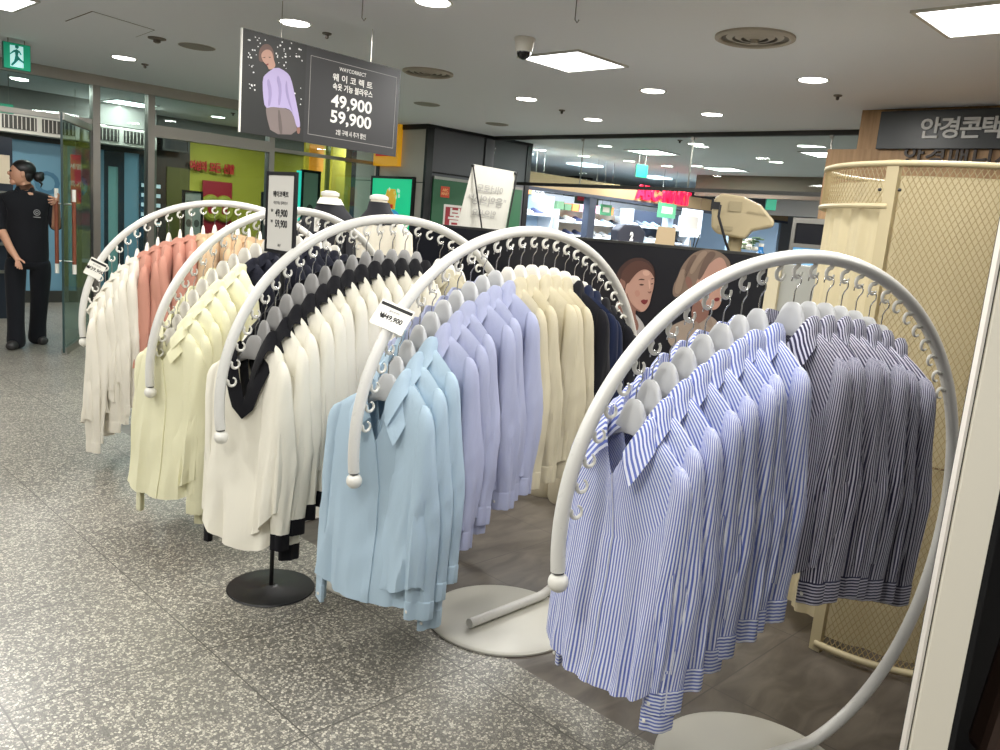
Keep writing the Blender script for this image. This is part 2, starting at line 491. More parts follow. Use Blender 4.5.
        for i_ in range(N + 1):
            th = R_(-80 + 340 * i_ / N); n = neck(th); o = Vector((math.cos(th), .6 * math.sin(th), 0))
            wv = .002 * math.sin(th * 9 + ph[5]) + .0015 * math.sin(th * 17 + ph[6])
            cr.append([n + o * (.004) + Vector((0, 0, -.016)), n + o * (.003 + wv) + Vector((0, 0, -.004)), n + o * (.001 + wv * 1.4) + Vector((0, 0, .010)),
                       n + o * (-.002 + wv) + Vector((0, 0, .011)), n + o * (-.003 + wv) + Vector((0, 0, .0))])
        mb = MB(); mb.grid(cr); out['collar'] = mb.mesh('collar')
    else:                                            # a flat contrast band that runs down the V and crosses at its foot
        N = 56
        for i_ in range(N + 1):
            th = R_(-90 + 360 * i_ / N)
            c, s = math.cos(th), math.sin(th); n = neck(th); b = shoulder(th)
            o = Vector((c, .5 * s, 0)); frt = min(1., max(0., -s) * 2.2); hw = .062; hl = math.hypot(V, hw); wd = .058
            sx = c / (abs(c) + .06)
            vf = Vector((wd * V / hl * sx, -.010, -wd * hw / hl - .050 * max(0., 1 - abs(c) / .30)))
            vb = Vector((.050 * c, .022 * s, -.044))
            end = n + vb.lerp(vf, frt)
            top = n + Vector((0, 0, .014 * (1 - frt) + .012 * c * c))
            cr.append([n + Vector((0, 0, -.010)), top - o * .001, top + o * .005, n.lerp(end, .5) + o * .009 + Vector((0, -.004 * frt, .006 * (1 - frt))), end + Vector((0, -.001, 0)), end + Vector((0, .004, .001)) - o * .003])
        mb = MB(); mb.grid(cr); out['collar'] = mb.mesh('collar')
    # ---- placket down the front
    if placket:
        pr = []; pu = []
        for i_ in range(len(rows)):
            if rows[i_][54].z > neck(-PI / 2).z + .001 and i_ > 0: continue
            r_ = []
            for th, dy in ((-92.0, .0), (-91.9, -.0042), (-90, -.0046), (-88.1, -.0042), (-88., .0)):
                p = fr(R_(th), i_); r_.append(p + Vector((0, dy, 0)))
            pr.append(r_); pu.append([(.0, r_[2].z), (.001, r_[2].z), (.016, r_[2].z), (.031, r_[2].z), (.032, r_[2].z)])
        mb = MB(); mb.grid(pr, uvs=pu, flip=True); out['placket'] = mb.mesh('placket')
    return out

MATF = dict(
    blue_stripe=fabric('blue_white_stripe_cotton', (230, 232, 242), (94, 112, 192), period=.0088),
    dark_stripe=fabric('dark_navy_white_stripe_cotton', (206, 205, 218), (48, 47, 78), duty=.54, period=.0084),
    sky=fabric('sky_blue_cotton', (178, 200, 216)), lav=fabric('lavender_blue_cotton', (174, 179, 206)),
    cream=fabric('cream_cotton', (206, 197, 170)), black=fabric('black_cotton', (24, 24, 30)), navy=fabric('navy_cotton', (24, 34, 62)),
    white=fabric('white_crepe', (238, 234, 220), sheer=.12), bcollar=fabric('black_crepe', (16, 16, 22)),
    yellow=fabric('pale_yellow_georgette', (234, 231, 198), sheer=.15), dnavy=fabric('dark_navy_georgette', (20, 22, 36)),
    swhite=fabric('sheer_white_chiffon', (236, 231, 218), sheer=.2), pink=fabric('salmon_pink_chiffon', (200, 144, 126), sheer=.15),
    peach=fabric('peach_chiffon', (206, 178, 144), sheer=.15), lace=fabric('ivory_blouse_cotton', (204, 197, 174)))
VAR = {}
def variants(key, n, **kw):
    VAR[key] = [shirt_parts(hash_(key) + 11 * k, **kw) for k in range(n)]
def hash_(s): return sum(ord(c) * (i + 1) for i, c in enumerate(s)) % 97
variants('button', 6, V=.125, length=.675, sleeve=.625)
variants('popover', 5, V=.15, length=.685, sleeve=.60, half=.186)
variants('popover_long', 4, V=.15, length=.70, sleeve=.66, half=.186)
variants('vneck', 6, tail=.12, cuffw=.034, V=.165, length=.715, sleeve=.665, collar='band', placket=False, half=.172)
variants('blouse', 5, V=.06, length=.68, sleeve=.71, collar='shirt', placket=True, half=.158, cs=.42)
variants('soft', 4, V=.08, length=.70, sleeve=.70, collar='shirt', placket=True, half=.162, cs=.62)

def make_shirt(vkey, idx, m, collar_m, cuff_m, loc, rz, label, cat, group, buttons=False):
    P = VAR[vkey][idx % len(VAR[vkey])]
    t = thing('shirt' if cat == 'shirt' else 'blouse', label, cat, loc, rz, group)
    def add(n, key, mm):
        o = bpy.data.objects.new(n, P[key]); C.objects.link(o); o.parent = t
        if not P[key].materials: P[key].materials.append(mm)
        o.material_slots[0].link = 'OBJECT'; o.material_slots[0].material = mm
        return o
    add('body', 'body', m)
    for sd in 'rl':
        add('sleeve', 'sleeve_' + sd, m); c = add('cuff', 'cuff_' + sd, cuff_m)
        if collar_m is not m: c['label'] = 'black cuff'
        if buttons:
            b = add('button', 'button_' + sd, white_plastic); b.parent = c
    c = add('collar', 'collar', collar_m)
    if collar_m is not m: c['label'] = 'black V-shaped collar band'
    if 'placket' in P: add('placket', 'placket', m)
    return t

# rack, first hook, count, material key, pattern, description, short name, collar, hanger finish
PLAN = [
    (4, 6, 8, 'blue_stripe', 'button', 'blue and white striped', 'blue striped', None, grey_hanger, True),
    (4, 15, 7, 'dark_stripe', 'button', 'dark navy and white striped', 'dark striped', None, grey_hanger, True),
    (3, 4, 4, 'sky', 'popover_long', 'sky blue', 'sky blue', None, grey_hanger, True),
    (3, 8, 6, 'lav', 'popover', 'lavender blue', 'lavender', None, grey_hanger, True),
    (3, 14, 5, 'cream', 'popover', 'cream', 'cream', None, white_hanger, True),
    (3, 19, 1, 'black', 'popover', 'black', 'black', None, white_hanger, False),
    (3, 20, 2, 'navy', 'popover', 'navy blue', 'navy blue', None, white_hanger, False),
    (3, 22, 2, 'black', 'popover', 'black', 'black', None, white_hanger, False, 1),
    (2, 4, 14, 'white', 'vneck', 'white black-collared', 'black-collared', 'bcollar', grey_hanger_dark, False),
    (2, 19, 3, 'lace', 'soft', 'ivory', 'ivory', None, white_hanger, False),
    (1, 3, 1, 'yellow', 'soft', 'pale yellow', 'pale yellow', None, white_hanger, False),
    (1, 4, 7, 'yellow', 'soft', 'pale yellow', 'pale yellow', None, white_hanger, False, 1),
    (1, 11, 10, 'dnavy', 'soft', 'dark navy', 'navy', None, white_hanger, False),
    (0, 3, 1, 'swhite', 'blouse', 'sheer white', 'white', None, white_hanger, False),
    (0, 4, 5, 'swhite', 'blouse', 'sheer white', 'white', None, white_hanger, False, 1),
    (0, 9, 5, 'pink', 'blouse', 'salmon pink', 'pink', None, white_hanger, False),
    (0, 14, 7, 'peach', 'blouse', 'pale peach', 'peach', None, white_hanger, False),
]
rj = random.Random(5)
cnt = 0
for (ri, k0, n, mk, vk, desc, short, ck, hm, btn, *o0) in PLAN:
    o0 = o0[0] if o0 else 0
    x, y, yaw, lean = RACKS[ri]; t0, dt = HOOKS[ri]; Mr = racks[ri].matrix_world
    cat = 'shirt' if ri in (3, 4) else 'blouse'
    for j in range(n):
        a = R_(t0 - dt * (k0 + j))
        bowl = Mr @ (ring_p(a, TUBE + .021) + Vector((0, 0, -.0085)))
        loc = bowl - Vector((0, 0, HANG_DROP)); rz = yaw - PI / 2 + R_(rj.uniform(-7, 7))
        if ri == 4 and j == 0 and mk == 'blue_stripe': rz = yaw - PI / 2 + R_(8)
        if ri == 3 and j == 0 and mk == 'sky': rz = yaw - PI / 2 + R_(20)
        if ri == 2 and j == 0 and mk == 'white': rz = yaw - PI / 2 + R_(26)
        if ri == 1 and j == 0 and k0 == 3: rz = yaw - PI / 2 + R_(14)
        h = thing('clothes_hanger', f'hanger inside the {ORD[j + o0]} {short} {cat} from the ball end of the {RACK_SHORT[ri]} rack', 'hanger', loc, rz, 'hangers on the arched racks')
        for me, nm, mm in ((HB_ME, 'shoulder_form', hm), (HW_ME, 'wire_hook', wire_steel)):
            o = bpy.data.objects.new(nm, me); C.objects.link(o); o.parent = h
            if not me.materials: me.materials.append(mm)
            o.material_slots[0].link = 'OBJECT'; o.material_slots[0].material = mm
        cm = MATF[ck] if ck else MATF[mk]
        make_shirt(vk, cnt * 3 + j, MATF[mk], cm, cm, loc, rz, f'{ORD[j + o0]} {desc} {cat} from the ball end of the {RACK_SHORT[ri]} rack', cat, f'{desc} {cat}s', btn)
        cnt += 1
# ------------------------------------------------------------------ the hall: floor, ceiling, columns
def terrazzo(name, dark=False):
    m = bpy.data.materials.new(name); m.use_nodes = True; nt = m.node_tree; L = nt.links.new; b = nt.nodes['Principled BSDF']
    tc = nt.nodes.new('ShaderNodeTexCoord'); N = nt.nodes.new
    if not dark:
        vo = N('ShaderNodeTexVoronoi'); vo.inputs['Scale'].default_value = 126; vo.inputs['Randomness'].default_value = 1
        L(tc.outputs['Object'], vo.inputs['Vector'])
        sp = N('ShaderNodeSeparateColor'); L(vo.outputs['Color'], sp.inputs[0])
        rp = N('ShaderNodeValToRGB'); rp.color_ramp.interpolation = 'CONSTANT'
        e = rp.color_ramp.elements; e[0].position = 0; e[0].color = lin((106, 104, 98)) + (1,); e[1].position = .28; e[1].color = lin((118, 116, 109)) + (1,)
        for p_, c_ in ((.46, (132, 129, 120)), (.60, (164, 160, 147)), (.84, (188, 184, 170))):
            x_ = e.new(p_); x_.color = lin(c_) + (1,)
        L(sp.outputs[0], rp.inputs[0])
        ed = N('ShaderNodeTexVoronoi'); ed.feature = 'DISTANCE_TO_EDGE'; ed.inputs['Scale'].default_value = 126
        L(tc.outputs['Object'], ed.inputs['Vector'])
        gt = N('ShaderNodeMapRange'); gt.inputs['From Min'].default_value = .03; gt.inputs['From Max'].default_value = .10; L(ed.outputs['Distance'], gt.inputs['Value'])
        mx = N('ShaderNodeMix'); mx.data_type = 'RGBA'; mx.inputs[6].default_value = lin((84, 82, 77)) + (1,)
        L(gt.outputs[0], mx.inputs[0]); L(rp.outputs[0], mx.inputs[7]); col = mx.outputs[2]
        tile, joint = .60, (78, 76, 71)
    else:
        nz = N('ShaderNodeTexNoise'); nz.inputs['Scale'].default_value = 5; nz.inputs['Detail'].default_value = 8; nz.inputs['Distortion'].default_value = .8
        mp = N('ShaderNodeMapping'); mp.inputs['Scale'].default_value = (1, 2.6, 1); L(tc.outputs['Object'], mp.inputs[0]); L(mp.outputs[0], nz.inputs['Vector'])
        rp = N('ShaderNodeValToRGB'); e = rp.color_ramp.elements
        e[0].position = .35; e[0].color = lin((72, 66, 60)) + (1,); e[1].position = .75; e[1].color = lin((104, 97, 88)) + (1,)
        L(nz.outputs['Fac'], rp.inputs[0]); col = rp.outputs[0]
        tile, joint = .60, (66, 61, 58)
    br = N('ShaderNodeTexBrick'); br.offset = 0; br.inputs['Scale'].default_value = 1; br.inputs['Brick Width'].default_value = tile; br.inputs['Row Height'].default_value = tile
    br.inputs['Mortar Size'].default_value = .0026; br.inputs['Color1'].default_value = (0, 0, 0, 1); br.inputs['Color2'].default_value = (0, 0, 0, 1); br.inputs['Mortar'].default_value = (1, 1, 1, 1)
    L(tc.outputs['Object'], br.inputs['Vector'])
    m2 = N('ShaderNodeMix'); m2.data_type = 'RGBA'; m2.inputs[7].default_value = lin(joint) + (1,)
    L(br.outputs['Color'], m2.inputs[0]); L(col, m2.inputs[6]); L(m2.outputs[2], b.inputs['Base Color'])
    n3 = N('ShaderNodeTexNoise'); n3.inputs['Scale'].default_value = 3; L(tc.outputs['Object'], n3.inputs['Vector'])
    r3 = N('ShaderNodeMapRange'); r3.inputs['To Min'].default_value = .26; r3.inputs['To Max'].default_value = .42
    L(n3.outputs['Fac'], r3.inputs['Value']); L(r3.outputs[0], b.inputs['Roughness'])
    return m
TZ, DT = terrazzo('grey_terrazzo'), terrazzo('brown_grey_stone_tile', True)
SEAM = 1.97
CZ = 2.6
def slab(name, m, quads, z):
    mb = MB()
    for u0, u1, v0, v1 in quads:
        mb.v += [Vector((u0, v0, z)), Vector((u1, v0, z)), Vector((u1, v1, z)), Vector((u0, v1, z))]; k = len(mb.v); mb.f.append((k - 4, k - 3, k - 2, k - 1))
    o = mb.build(name, m, None, smooth=False, rz=GA); tag(o, None, None, None, 'structure'); return o
f0 = slab('floor', TZ, [(-6, SEAM, -6, 18), (SEAM, 24, 5.3, 18), (7.8, 24, -8, 5.3)], 0)
f1 = slab('floor_tiled', DT, [(SEAM, 7.8, -8, 5.3)], 0)
ceil_m = mat('ceiling_paint', (236, 240, 248), .7, bump=.05, bscale=8)
ce = MB().box(-7, 26, -9, 20, CZ, CZ + .1).build('ceiling', ceil_m, None, smooth=False, rz=GA); tag(ce, None, None, None, 'structure')
for nm, a in (('wall_back', (-6.2, -6.0, -9, 20)), ('wall_right', (-6, 26, -9.2, -9)), ('wall_far', (25, 25.2, -9, 20)), ('wall_left', (-6, 26, 19, 19.2))):
    o = MB().box(a[0], a[1], a[2], a[3], 0, CZ).build(nm, mat('hall_wall_paint', (188, 190, 190), .6), None, smooth=False, rz=GA); tag(o, None, None, None, 'structure')

steel = mat('brushed_steel', (150, 148, 142), .32, metal=.85)
steel_dark = mat('dark_steel', (70, 70, 68), .4, metal=.6)
pane = glass('clear_glass', (222, 234, 232), .035)
pane2 = glass('smoke_curtain_glass', (226, 232, 230), .02)
black_m = mat('satin_black', (16, 16, 20), .4)
black_wall = mat('black_print_panel', (19, 20, 28), .32)
white_m = mat('white_board', (230, 228, 222), .45)
white_lit = mat('white_backlit', (240, 248, 255), .4, emit=1.6)

# --- grey column with stone panels, at the end of the glazed front
col_light = mat('light_grey_stone', (206, 201, 192), .55, bump=.1, bscale=18)
col_dark = mat('dark_grey_stone', (92, 92, 98), .55, bump=.1, bscale=18)
wc = struct('wall_column', (0, 0, 0), GA)
bx('core', mat('column_core', (40, 40, 42), .7), wc, 6.70, 8.52, 8.02, 9.6, 0, CZ)
for a, b in ((6.76, 7.62), (7.66, 8.44)):
    for z0, z1 in ((0, 1.05), (1.06, 2.03), (2.05, 2.57)): bx('stone_panel', col_dark, wc, a, b, 8.0, 8.03, z0, z1)
for a, b in ((8.035, 8.93), (8.99, 9.45)):
    for z0, z1 in ((0, .9), (.91, 1.90), (1.91, 2.54)): bx('stone_panel', col_light, wc, 6.67, 6.71, a, b, z0, z1)
for a, b in ((6.66, 6.76), (8.44, 8.53)): bx('corner_strip', black_m, wc, a, b, 7.985, 8.03, 0, CZ)
bx('corner_strip', black_m, wc, 6.655, 6.70, 8.93, 8.99, 0, CZ)
bx('top_strip', black_m, wc, 6.65, 8.53, 7.98, 8.03, 2.565, 2.6); bx('top_strip', black_m, wc, 6.65, 6.70, 8.0, 9.5, 2.54, 2.6)

# --- glazed entrance front (v = 9.03)
GV = 9.03
w1 = struct('window_1', (0, 0, 0), GA)
bx('header', mat('header_grey', (176, 170, 162), .45), w1, 1.2, 6.66, GV - .04, GV + .06, 2.50, 2.6)
for u in (3.18, 3.73, 5.14): bx('post', steel, w1, u - .035, u + .035, GV - .05, GV + .05, 0, 2.5)
bx('transom', steel, w1, 3.765, 5.105, GV - .05, GV + .05, 2.08, 2.20)
bx('transom', steel, w1, 1.2, 3.145, GV - .03, GV + .03, 2.12, 2.17)
bx('transom', steel, w1, 5.175, 6.66, GV - .04, GV + .04, 2.10, 2.14)
for a, b, z0, z1 in ((3.215, 3.695, 0, 2.5), (3.765, 5.105, 0, 2.08), (3.765, 5.105, 2.2, 2.5), (1.2, 3.145, 2.17, 2.5), (5.175, 6.66, 0, 2.1), (5.175, 6.66, 2.14, 2.5)):
    bx('pane', pane, w1, a, b, GV - .006, GV + .006, z0, z1)
# the glass door leaf standing open
pA, pB = PZ(64, 355, 0), PZ(91, 336, 0); dv = (pB - pA); dl = dv.length; ang = math.atan2(dv.y, dv.x)
d1 = struct('door_1', (pA.x, pA.y, 0), ang)
bx('pane', glass('door_glass', (214, 230, 228), .01), d1, 0, dl, -.006, .006, .02, 2.1)
bx('rail', steel, d1, 0, dl, -.02, .02, 0, .06); bx('rail', steel, d1, 0, dl, -.02, .02, 2.04, 2.1)
bx('edge_strip', mat('door_edge', (40, 62, 62), .3), d1, -.006, .004, -.009, .009, .02, 2.1)
wood_h = mat('reddish_wood_handle', (120, 62, 40), .45)
for y in (.07, -.07):
    hb = MB().tube([(.10, y, .80), (.10, y, 1.36)], .017, 14).build('handle', wood_h, d1)
    MB().tube([(.10, y, .72), (.10, y, .805)], .0175, 14).build('end_sleeve', white_plastic, hb)
    MB().tube([(.10, y, 1.355), (.10, y, 1.46)], .0175, 14).build('end_sleeve', white_plastic, hb)
    for z in (.83, 1.33): MB().tube([(.10, 0, z), (.10, y, z)], .007, 8).build('bracket', steel, hb)

# --- vestibule beyond the glass: blue-lit second front, air curtains
blue_glass = mat('frosted_blue_glass', (104, 146, 166), .35, emit=.14, emitcol=(120, 165, 190))
w2 = struct('window_2', (0, 0, 0), GA)
V2 = 11.6
def U2(px, v=V2): return uv_of(PV(px, 180, v))[0]
for a, b in ((6, 62), (66, 76), (97, 104), (124, 139)): bx('pane', blue_glass, w2, U2(a), U2(b), V2, V2 + .02, .15, 2.0)
bx('pane', mat('teal_glass', (120, 168, 168), .3, emit=.12), w2, U2(108), U2(118), V2, V2 + .02, .15, 1.80)
for a, b in ((104, 108), (118, 124), (139, 153)): bx('pane', mat('dark_glass', (40, 58, 70), .15), w2, U2(a), U2(b), V2 - .01, V2 + .01, .15, 2.0)
bx('pane', mat('dark_glass', (40, 58, 70), .15), w2, U2(108), U2(118), V2 - .01, V2 + .01, 1.80, 2.0)
for px_ in (4, 64, 78, 96, 153): bx('post', steel, w2, U2(px_) - .03, U2(px_) + .03, V2 - .04, V2 + .06, 0, 2.2)
for r_i in range(5):
    for c_i in range(3): bx('glint', mat('display_white', (210, 228, 240), .4, emit=.35), w2, U2(141) + c_i * .10, U2(141) + c_i * .10 + .06, V2 - .02, V2 - .01, 1.05 + r_i * .13, 1.10 + r_i * .13)
bx('header', steel_dark, w2, 0, U2(153), V2 - .05, V2 + .06, 2.0, 2.12); bx('sill', steel_dark, w2, 0, U2(153), V2 - .04, V2 + .06, 0, .15)
bx('bulkhead', mat('bulkhead_grey', (128, 128, 124), .6), w2, 0, U2(153), V2 - .1, V2 + .3, 2.32, 2.6)
lc = PV(50, 181, V2)
text('coo', .62, mat('frosted_lettering', (70, 118, 146), .5), w2, 0, 0, 0, 'lettering', extrude=.002).matrix_local = basis((uv_of(lc)[0], V2 - .004, lc.z + .02), (1, 0, 0), (0, 0, 1))
def grid_box_thing(name, label, cat, u, v, z, group=None): return thing(name, label, cat, tuple(G(u, v, z)), GA, group)
def air_curtain(u, label):
    t = grid_box_thing('air_curtain', label, 'air curtain', u, V2 - .25, 2.06, 'air curtains over the vestibule doors')
    bx('housing', mat('offwhite_casing', (206, 204, 194), .45), t, -.46, .46, -.08, .14, 0, .23, .012)
    for a in (-.40, .03): 
        g_ = bx('grille', mat('dark_grille', (60, 58, 54), .5), t, a, a + .37, -.088, -.078, .045, .20)
        for k in range(8): bx('louvre', mat('offwhite_casing', (206, 204, 194), .45), g_, a + .02 + k * .046, a + .028 + k * .046, -.094, -.086, .05, .195)
    return t
air_curtain(U2(38, V2 - .25), 'white air curtain behind the glass, above the person in black')
air_curtain(U2(119, V2 - .25), 'white air curtain behind the glass, right of the first steel post')
# narrow red banner
bp_ = PV(76, 190, 10.6)
t = thing('banner', 'narrow red hanging banner with white lettering behind the glass door', 'banner', (bp_.x, bp_.y, 0), GA)
bt = bx('cloth', mat('red_banner_cloth', (196, 62, 70), .7), t, -.055, .055, 0, .012, 1.30, 1.86)
text('세일', .075, white_m, t, 0, 0).matrix_local = basis((0, -.002, 1.72), (1, 0, 0), (0, 0, 1))
text('특가', .075, white_m, t, 0, 0).matrix_local = basis((0, -.002, 1.52), (1, 0, 0), (0, 0, 1))
MB().tube([(0, .006, 1.86), (0, .006, 2.6)], .003, 6).build('cord', steel, t)
# dark shelf column at the far left with a cream notice
p = PV(3, 200, 10.2); u, v = uv_of(p)
t = grid_box_thing('display_cabinet', 'dark cabinet with a cream notice at the left edge, behind the person', 'cabinet', u, v, 0)
bx('carcass', mat('dark_blue_cabinet', (26, 34, 48), .4), t, -.9, .10, 0, .5, 0, 1.95)
bx('notice', mat('cream_notice', (214, 200, 176), .6), t, -.42, .07, -.012, 0, 1.46, 1.76)
for z in (.5, .8, 1.1, 1.35): bx('shelf', steel, t, -.88, .08, -.04, 0, z, z + .03)

def letters(body, size, m, parent, x, z, pitch, ext, bold, y=0., sx=1.):
    for ch_ in body:
        if ch_ != ' ': 
            o = text(ch_, size, m, parent, 0, 0, name='letter', extrude=ext, bold=bold); o.matrix_local = basis((x, y, z), (1, 0, 0), (0, 0, 1)); o.scale = (sx, 1, 1)
        x += pitch if ch_ != ' ' else pitch * .5
# --- lime shop beyond the glass (frontage at v = 12.3)
lime = mat('lime_wall', (176, 172, 58), .6)
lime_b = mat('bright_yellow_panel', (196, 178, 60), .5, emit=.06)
LV = 12.3
ws = struct('wall_shop', (0, 0, 0), GA)
UD = uv_of(PV(189, 180, LV))[0]
bx('lime_panel', lime, ws, UD, 9.6, LV, LV + .1, 0, 2.32)
bx('dark_panel', mat('dark_brown_panel', (48, 40, 34), .5), ws, U2(153, LV), UD, LV - .02, LV + .1, 0, 2.32)
bx('bulkhead', mat('bulkhead_grey', (128, 128, 124), .6), ws, U2(153, LV), 9.6, LV - .12, LV + .1, 2.32, 2.6)
bx('door_recess', mat('dark_olive', (86, 88, 34), .6), ws, UD - .35, UD - .02, LV - .04, LV - .02, 0, 1.9)
def poster_on_v(name, label, cat, px, v, m, th=.02, frame=None):
    """a flat sheet on the plane v, corners from the photo: (left, top, right, bottom)"""
    a, b = PV(px[0], px[1], v), PV(px[2], px[3], v); ua, ub = uv_of(a)[0], uv_of(b)[0]
    t = grid_box_thing(name, label, cat, (ua + ub) / 2, v, 0); w = (ub - ua) / 2
    bx('panel', m, t, -w, w, -.0, th, b.z, a.z)
    if frame:
        f = MB()
        for x0, x1, z0, z1 in ((-w - .02, -w + .012, b.z - .02, a.z + .02), (w - .012, w + .02, b.z - .02, a.z + .02), (-w, w, b.z - .02, b.z + .012), (-w, w, a.z - .012, a.z + .02)): f.box(x0, x1, -.012, th, z0, z1)
        f.build('frame', frame, t, smooth=False)
    return t, w, b.z, a.z
red_p = mat('crimson_poster', (160, 34, 48), .5)
t, w_, z0, z1 = poster_on_v('sale_poster', 'crimson poster with olive figures on the lime shop wall', 'poster', (203, 180, 231, 236), LV - .06, red_p)
for k, xx in enumerate((-.45, .45)):
    ring = [(.5 * w_ * math.cos(a_) + xx * w_, .62 * w_ * math.sin(a_)) for a_ in [R_(10 * q) for q in range(36)]]
    MB().tube([(x_, -.008, z_ + (z0 + z1) / 2) for x_, z_ in ring], .06, 8, closed=True).build('figure', mat('olive_print', (150, 150, 44), .6), t)
t = grid_box_thing('shop_lettering', 'red Korean lettering along the lime shop wall', 'sign', *uv_of(PV(212, 168, LV - .08)), 0)
zt = PV(212, 168, LV - .08).z
_ua, _ub = uv_of(PV(190, 168, LV - .08))[0], uv_of(PV(234, 168, LV - .08))[0]; _uc = uv_of(PV(212, 168, LV - .08))[0]; _pt = (_ub - _ua) / 7.9
letters('여성의 모든 신발', _pt * 1.75, mat('red_lettering', (186, 36, 32), .5), t, _ua - _uc + _pt * .45, zt, _pt, .01, .006, sx=.66)
# a wall screen, switched off
t, *_ = poster_on_v('television', 'black switched-off television above the shop doorway behind the glass', 'television', (164, 136, 188, 152), LV - .2, black_m, .06, frame=steel_dark)
p = PV(188, 236, 10.9); u, v = uv_of(p)
def floor_frame(name, label, pl, pr, v, ztop_px, zb_px, m, fm, cat='sign'):
    a, b = PV(pl, ztop_px, v), PV(pr, zb_px, v); ua, ub = uv_of(a)[0], uv_of(b)[0]; w = (ub - ua) / 2
    t = grid_box_thing(name, label, cat, (ua + ub) / 2, v, 0)
    MB().lathe([(.2, 0), (.2, .012), (.03, .016)], 28).build('base', fm, t)
    MB().tube([(0, .03, .012), (0, .03, b.z + .1)], .012, 8).build('pole', fm, t)
    bx('sheet', m, t, -w, w, 0, .02, b.z, a.z)
    f = MB()
    for x0, x1, z0, z1 in ((-w - .025, -w, b.z - .025, a.z + .025), (w, w + .025, b.z - .025, a.z + .025), (-w, w, b.z - .025, b.z), (-w, w, a.z, a.z + .025)): f.box(x0, x1, -.01, .03, z0, z1)
    f.build('frame', fm, t, smooth=False)
    return t, w, b.z, a.z
grey_sheet = mat('pale_grey_sheet', (198, 196, 188), .55)
t, w_, z0, z1 = floor_frame('poster_stand', 'black-framed poster stand with a portrait, in front of the crimson poster', 185, 200, 9.9, 192, 245, grey_sheet, black_m)
for k, xx in enumerate((-.5, .5)): flat('portrait', smooth_poly([(xx * w_ + .35 * w_ * math.cos(a_), .5 * w_ * math.sin(a_)) for a_ in [R_(40 * q) for q in range(9)]]), mat('print_grey', (110, 104, 98), .6), t, 0).matrix_local = basis((0, -.001, z0 + .26), (1, 0, 0), (0, 0, 1))
text('기획상품', .05, black_m, t, 0, 0).matrix_local = basis((0, -.002, z1 - .12), (1, 0, 0), (0, 0, 1))
t, *_ = floor_frame('poster_stand', 'slim black-framed white poster stand just left of the price sign', 264, 269, 9.6, 194, 245, grey_sheet, black_m)
t, w_, z0, z1 = poster_on_v('light_box_poster', 'tall pale poster with black frame and a teal glowing edge, right of the price sign', 'poster', (303, 171, 317, 225), 9.25, mat('pale_green_sheet', (190, 202, 186), .5), .03, frame=black_m)
bx('glowing_edge', mat('teal_tube', (60, 225, 205), .4, emit=1.5), t, -w_ - .07, -w_ - .03, -.02, .03, z0 - .1, z1)
flat('portrait', smooth_poly([(.5 * w_ * math.cos(a_), .9 * w_ * math.sin(a_)) for a_ in [R_(40 * q) for q in range(9)]]), mat('print_grey', (110, 104, 98), .6), t, 0).matrix_local = basis((0, -.001, z0 + .15), (1, 0, 0), (0, 0, 1))
t, w_, z0, z1 = poster_on_v('advertising_board', 'bright yellow shop panel with an orange square behind the hanging sign', 'panel', (306, 142, 328, 215), 11.5, lime_b, .05)
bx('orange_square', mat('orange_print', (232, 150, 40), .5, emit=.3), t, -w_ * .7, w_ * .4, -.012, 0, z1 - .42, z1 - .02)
t, *_ = poster_on_v('advertising_board', 'lime yellow strip panel beside the grey stone column', 'panel', (333, 145, 343, 215), 11.0, lime_b, .05)
t, *_ = poster_on_v('advertising_board', 'olive green upright panel between the two yellow panels', 'panel', (328, 145, 334, 215), 11.2, mat('olive_upright', (96, 104, 48), .5), .05)

# --- things on the column
def wall_u_thing(name, label, cat, px, u, th, m, pname='panel'):
    a, b = PU(px[0], px[1], u), PU(px[2], px[3], u); va, vb = uv_of(a)[1], uv_of(b)[1]; zt_, zb_ = a.z, b.z
    t = thing(name, label, cat, tuple(G(u, (va + vb) / 2, 0)), math.atan2(-E2.y, -E2.x))   # local x runs to the viewer's right, local y into the wall
    w = abs(va - vb) / 2
    bx(pname, m, t, -w, w, 0, th, zb_, zt_)
    return t, w, zb_, zt_
green_lit = mat('green_screen_glow', (30, 200, 140), .4, emit=.9)
t, w_, z0, z1 = wall_u_thing('light_box', 'bright green light box with a small yellow figure on the pale column side', 'light box', (373, 178, 405, 298), 6.635, .03, green_lit, 'screen')
f = MB()
for x0, x1, za, zb in ((-w_ - .03, -w_, z0 - .03, z1 + .03), (w_, w_ + .03, z0 - .03, z1 + .03), (-w_, w_, z0 - .03, z0), (-w_, w_, z1, z1 + .03)): f.box(x0, x1, -.008, .035, za, zb)
f.build('frame', black_m, t, smooth=False)
def pf(parent, pts, m, z, nm, y=-.002): flat(nm, pts, m, parent, 0, .002).matrix_local = basis((0, y, z), (1, 0, 0), (0, 0, 1))
def disc(cx, cy, rx, ry, n=16): return [(cx + rx * math.cos(2 * PI * k / n), cy + ry * math.sin(2 * PI * k / n)) for k in range(n)]
yel_e = mat('yellow_print', (240, 190, 60), .5, emit=.5); teal_e = mat('pale_teal_print', (120, 225, 205), .5, emit=.6); sp_e = mat('pale_speck', (200, 245, 225), .5, emit=.6)
pf(t, [(-.09, -.12), (.09, -.12), (.11, .06), (.08, .13), (-.08, .13), (-.11, .06)], yel_e, z1 - .26, 'figure')
pf(t, disc(0, 0, .20, .09), mat('sky_print', (70, 170, 225), .5, emit=.5), z1 - .47, 'figure_base'); pf(t, [(-.05, .0), (.05, .0), (.05, .05), (-.05, .05)], mat('red_label_print', (214, 60, 40), .5, emit=.3), z1 - .37, 'figure_label', -.0045); pf(t, [(-.26, -.03), (-.1, .03), (-.1, .05), (-.26, -.01)], sp_e, z1 - .24, 'streak')
rs = random.Random(3)
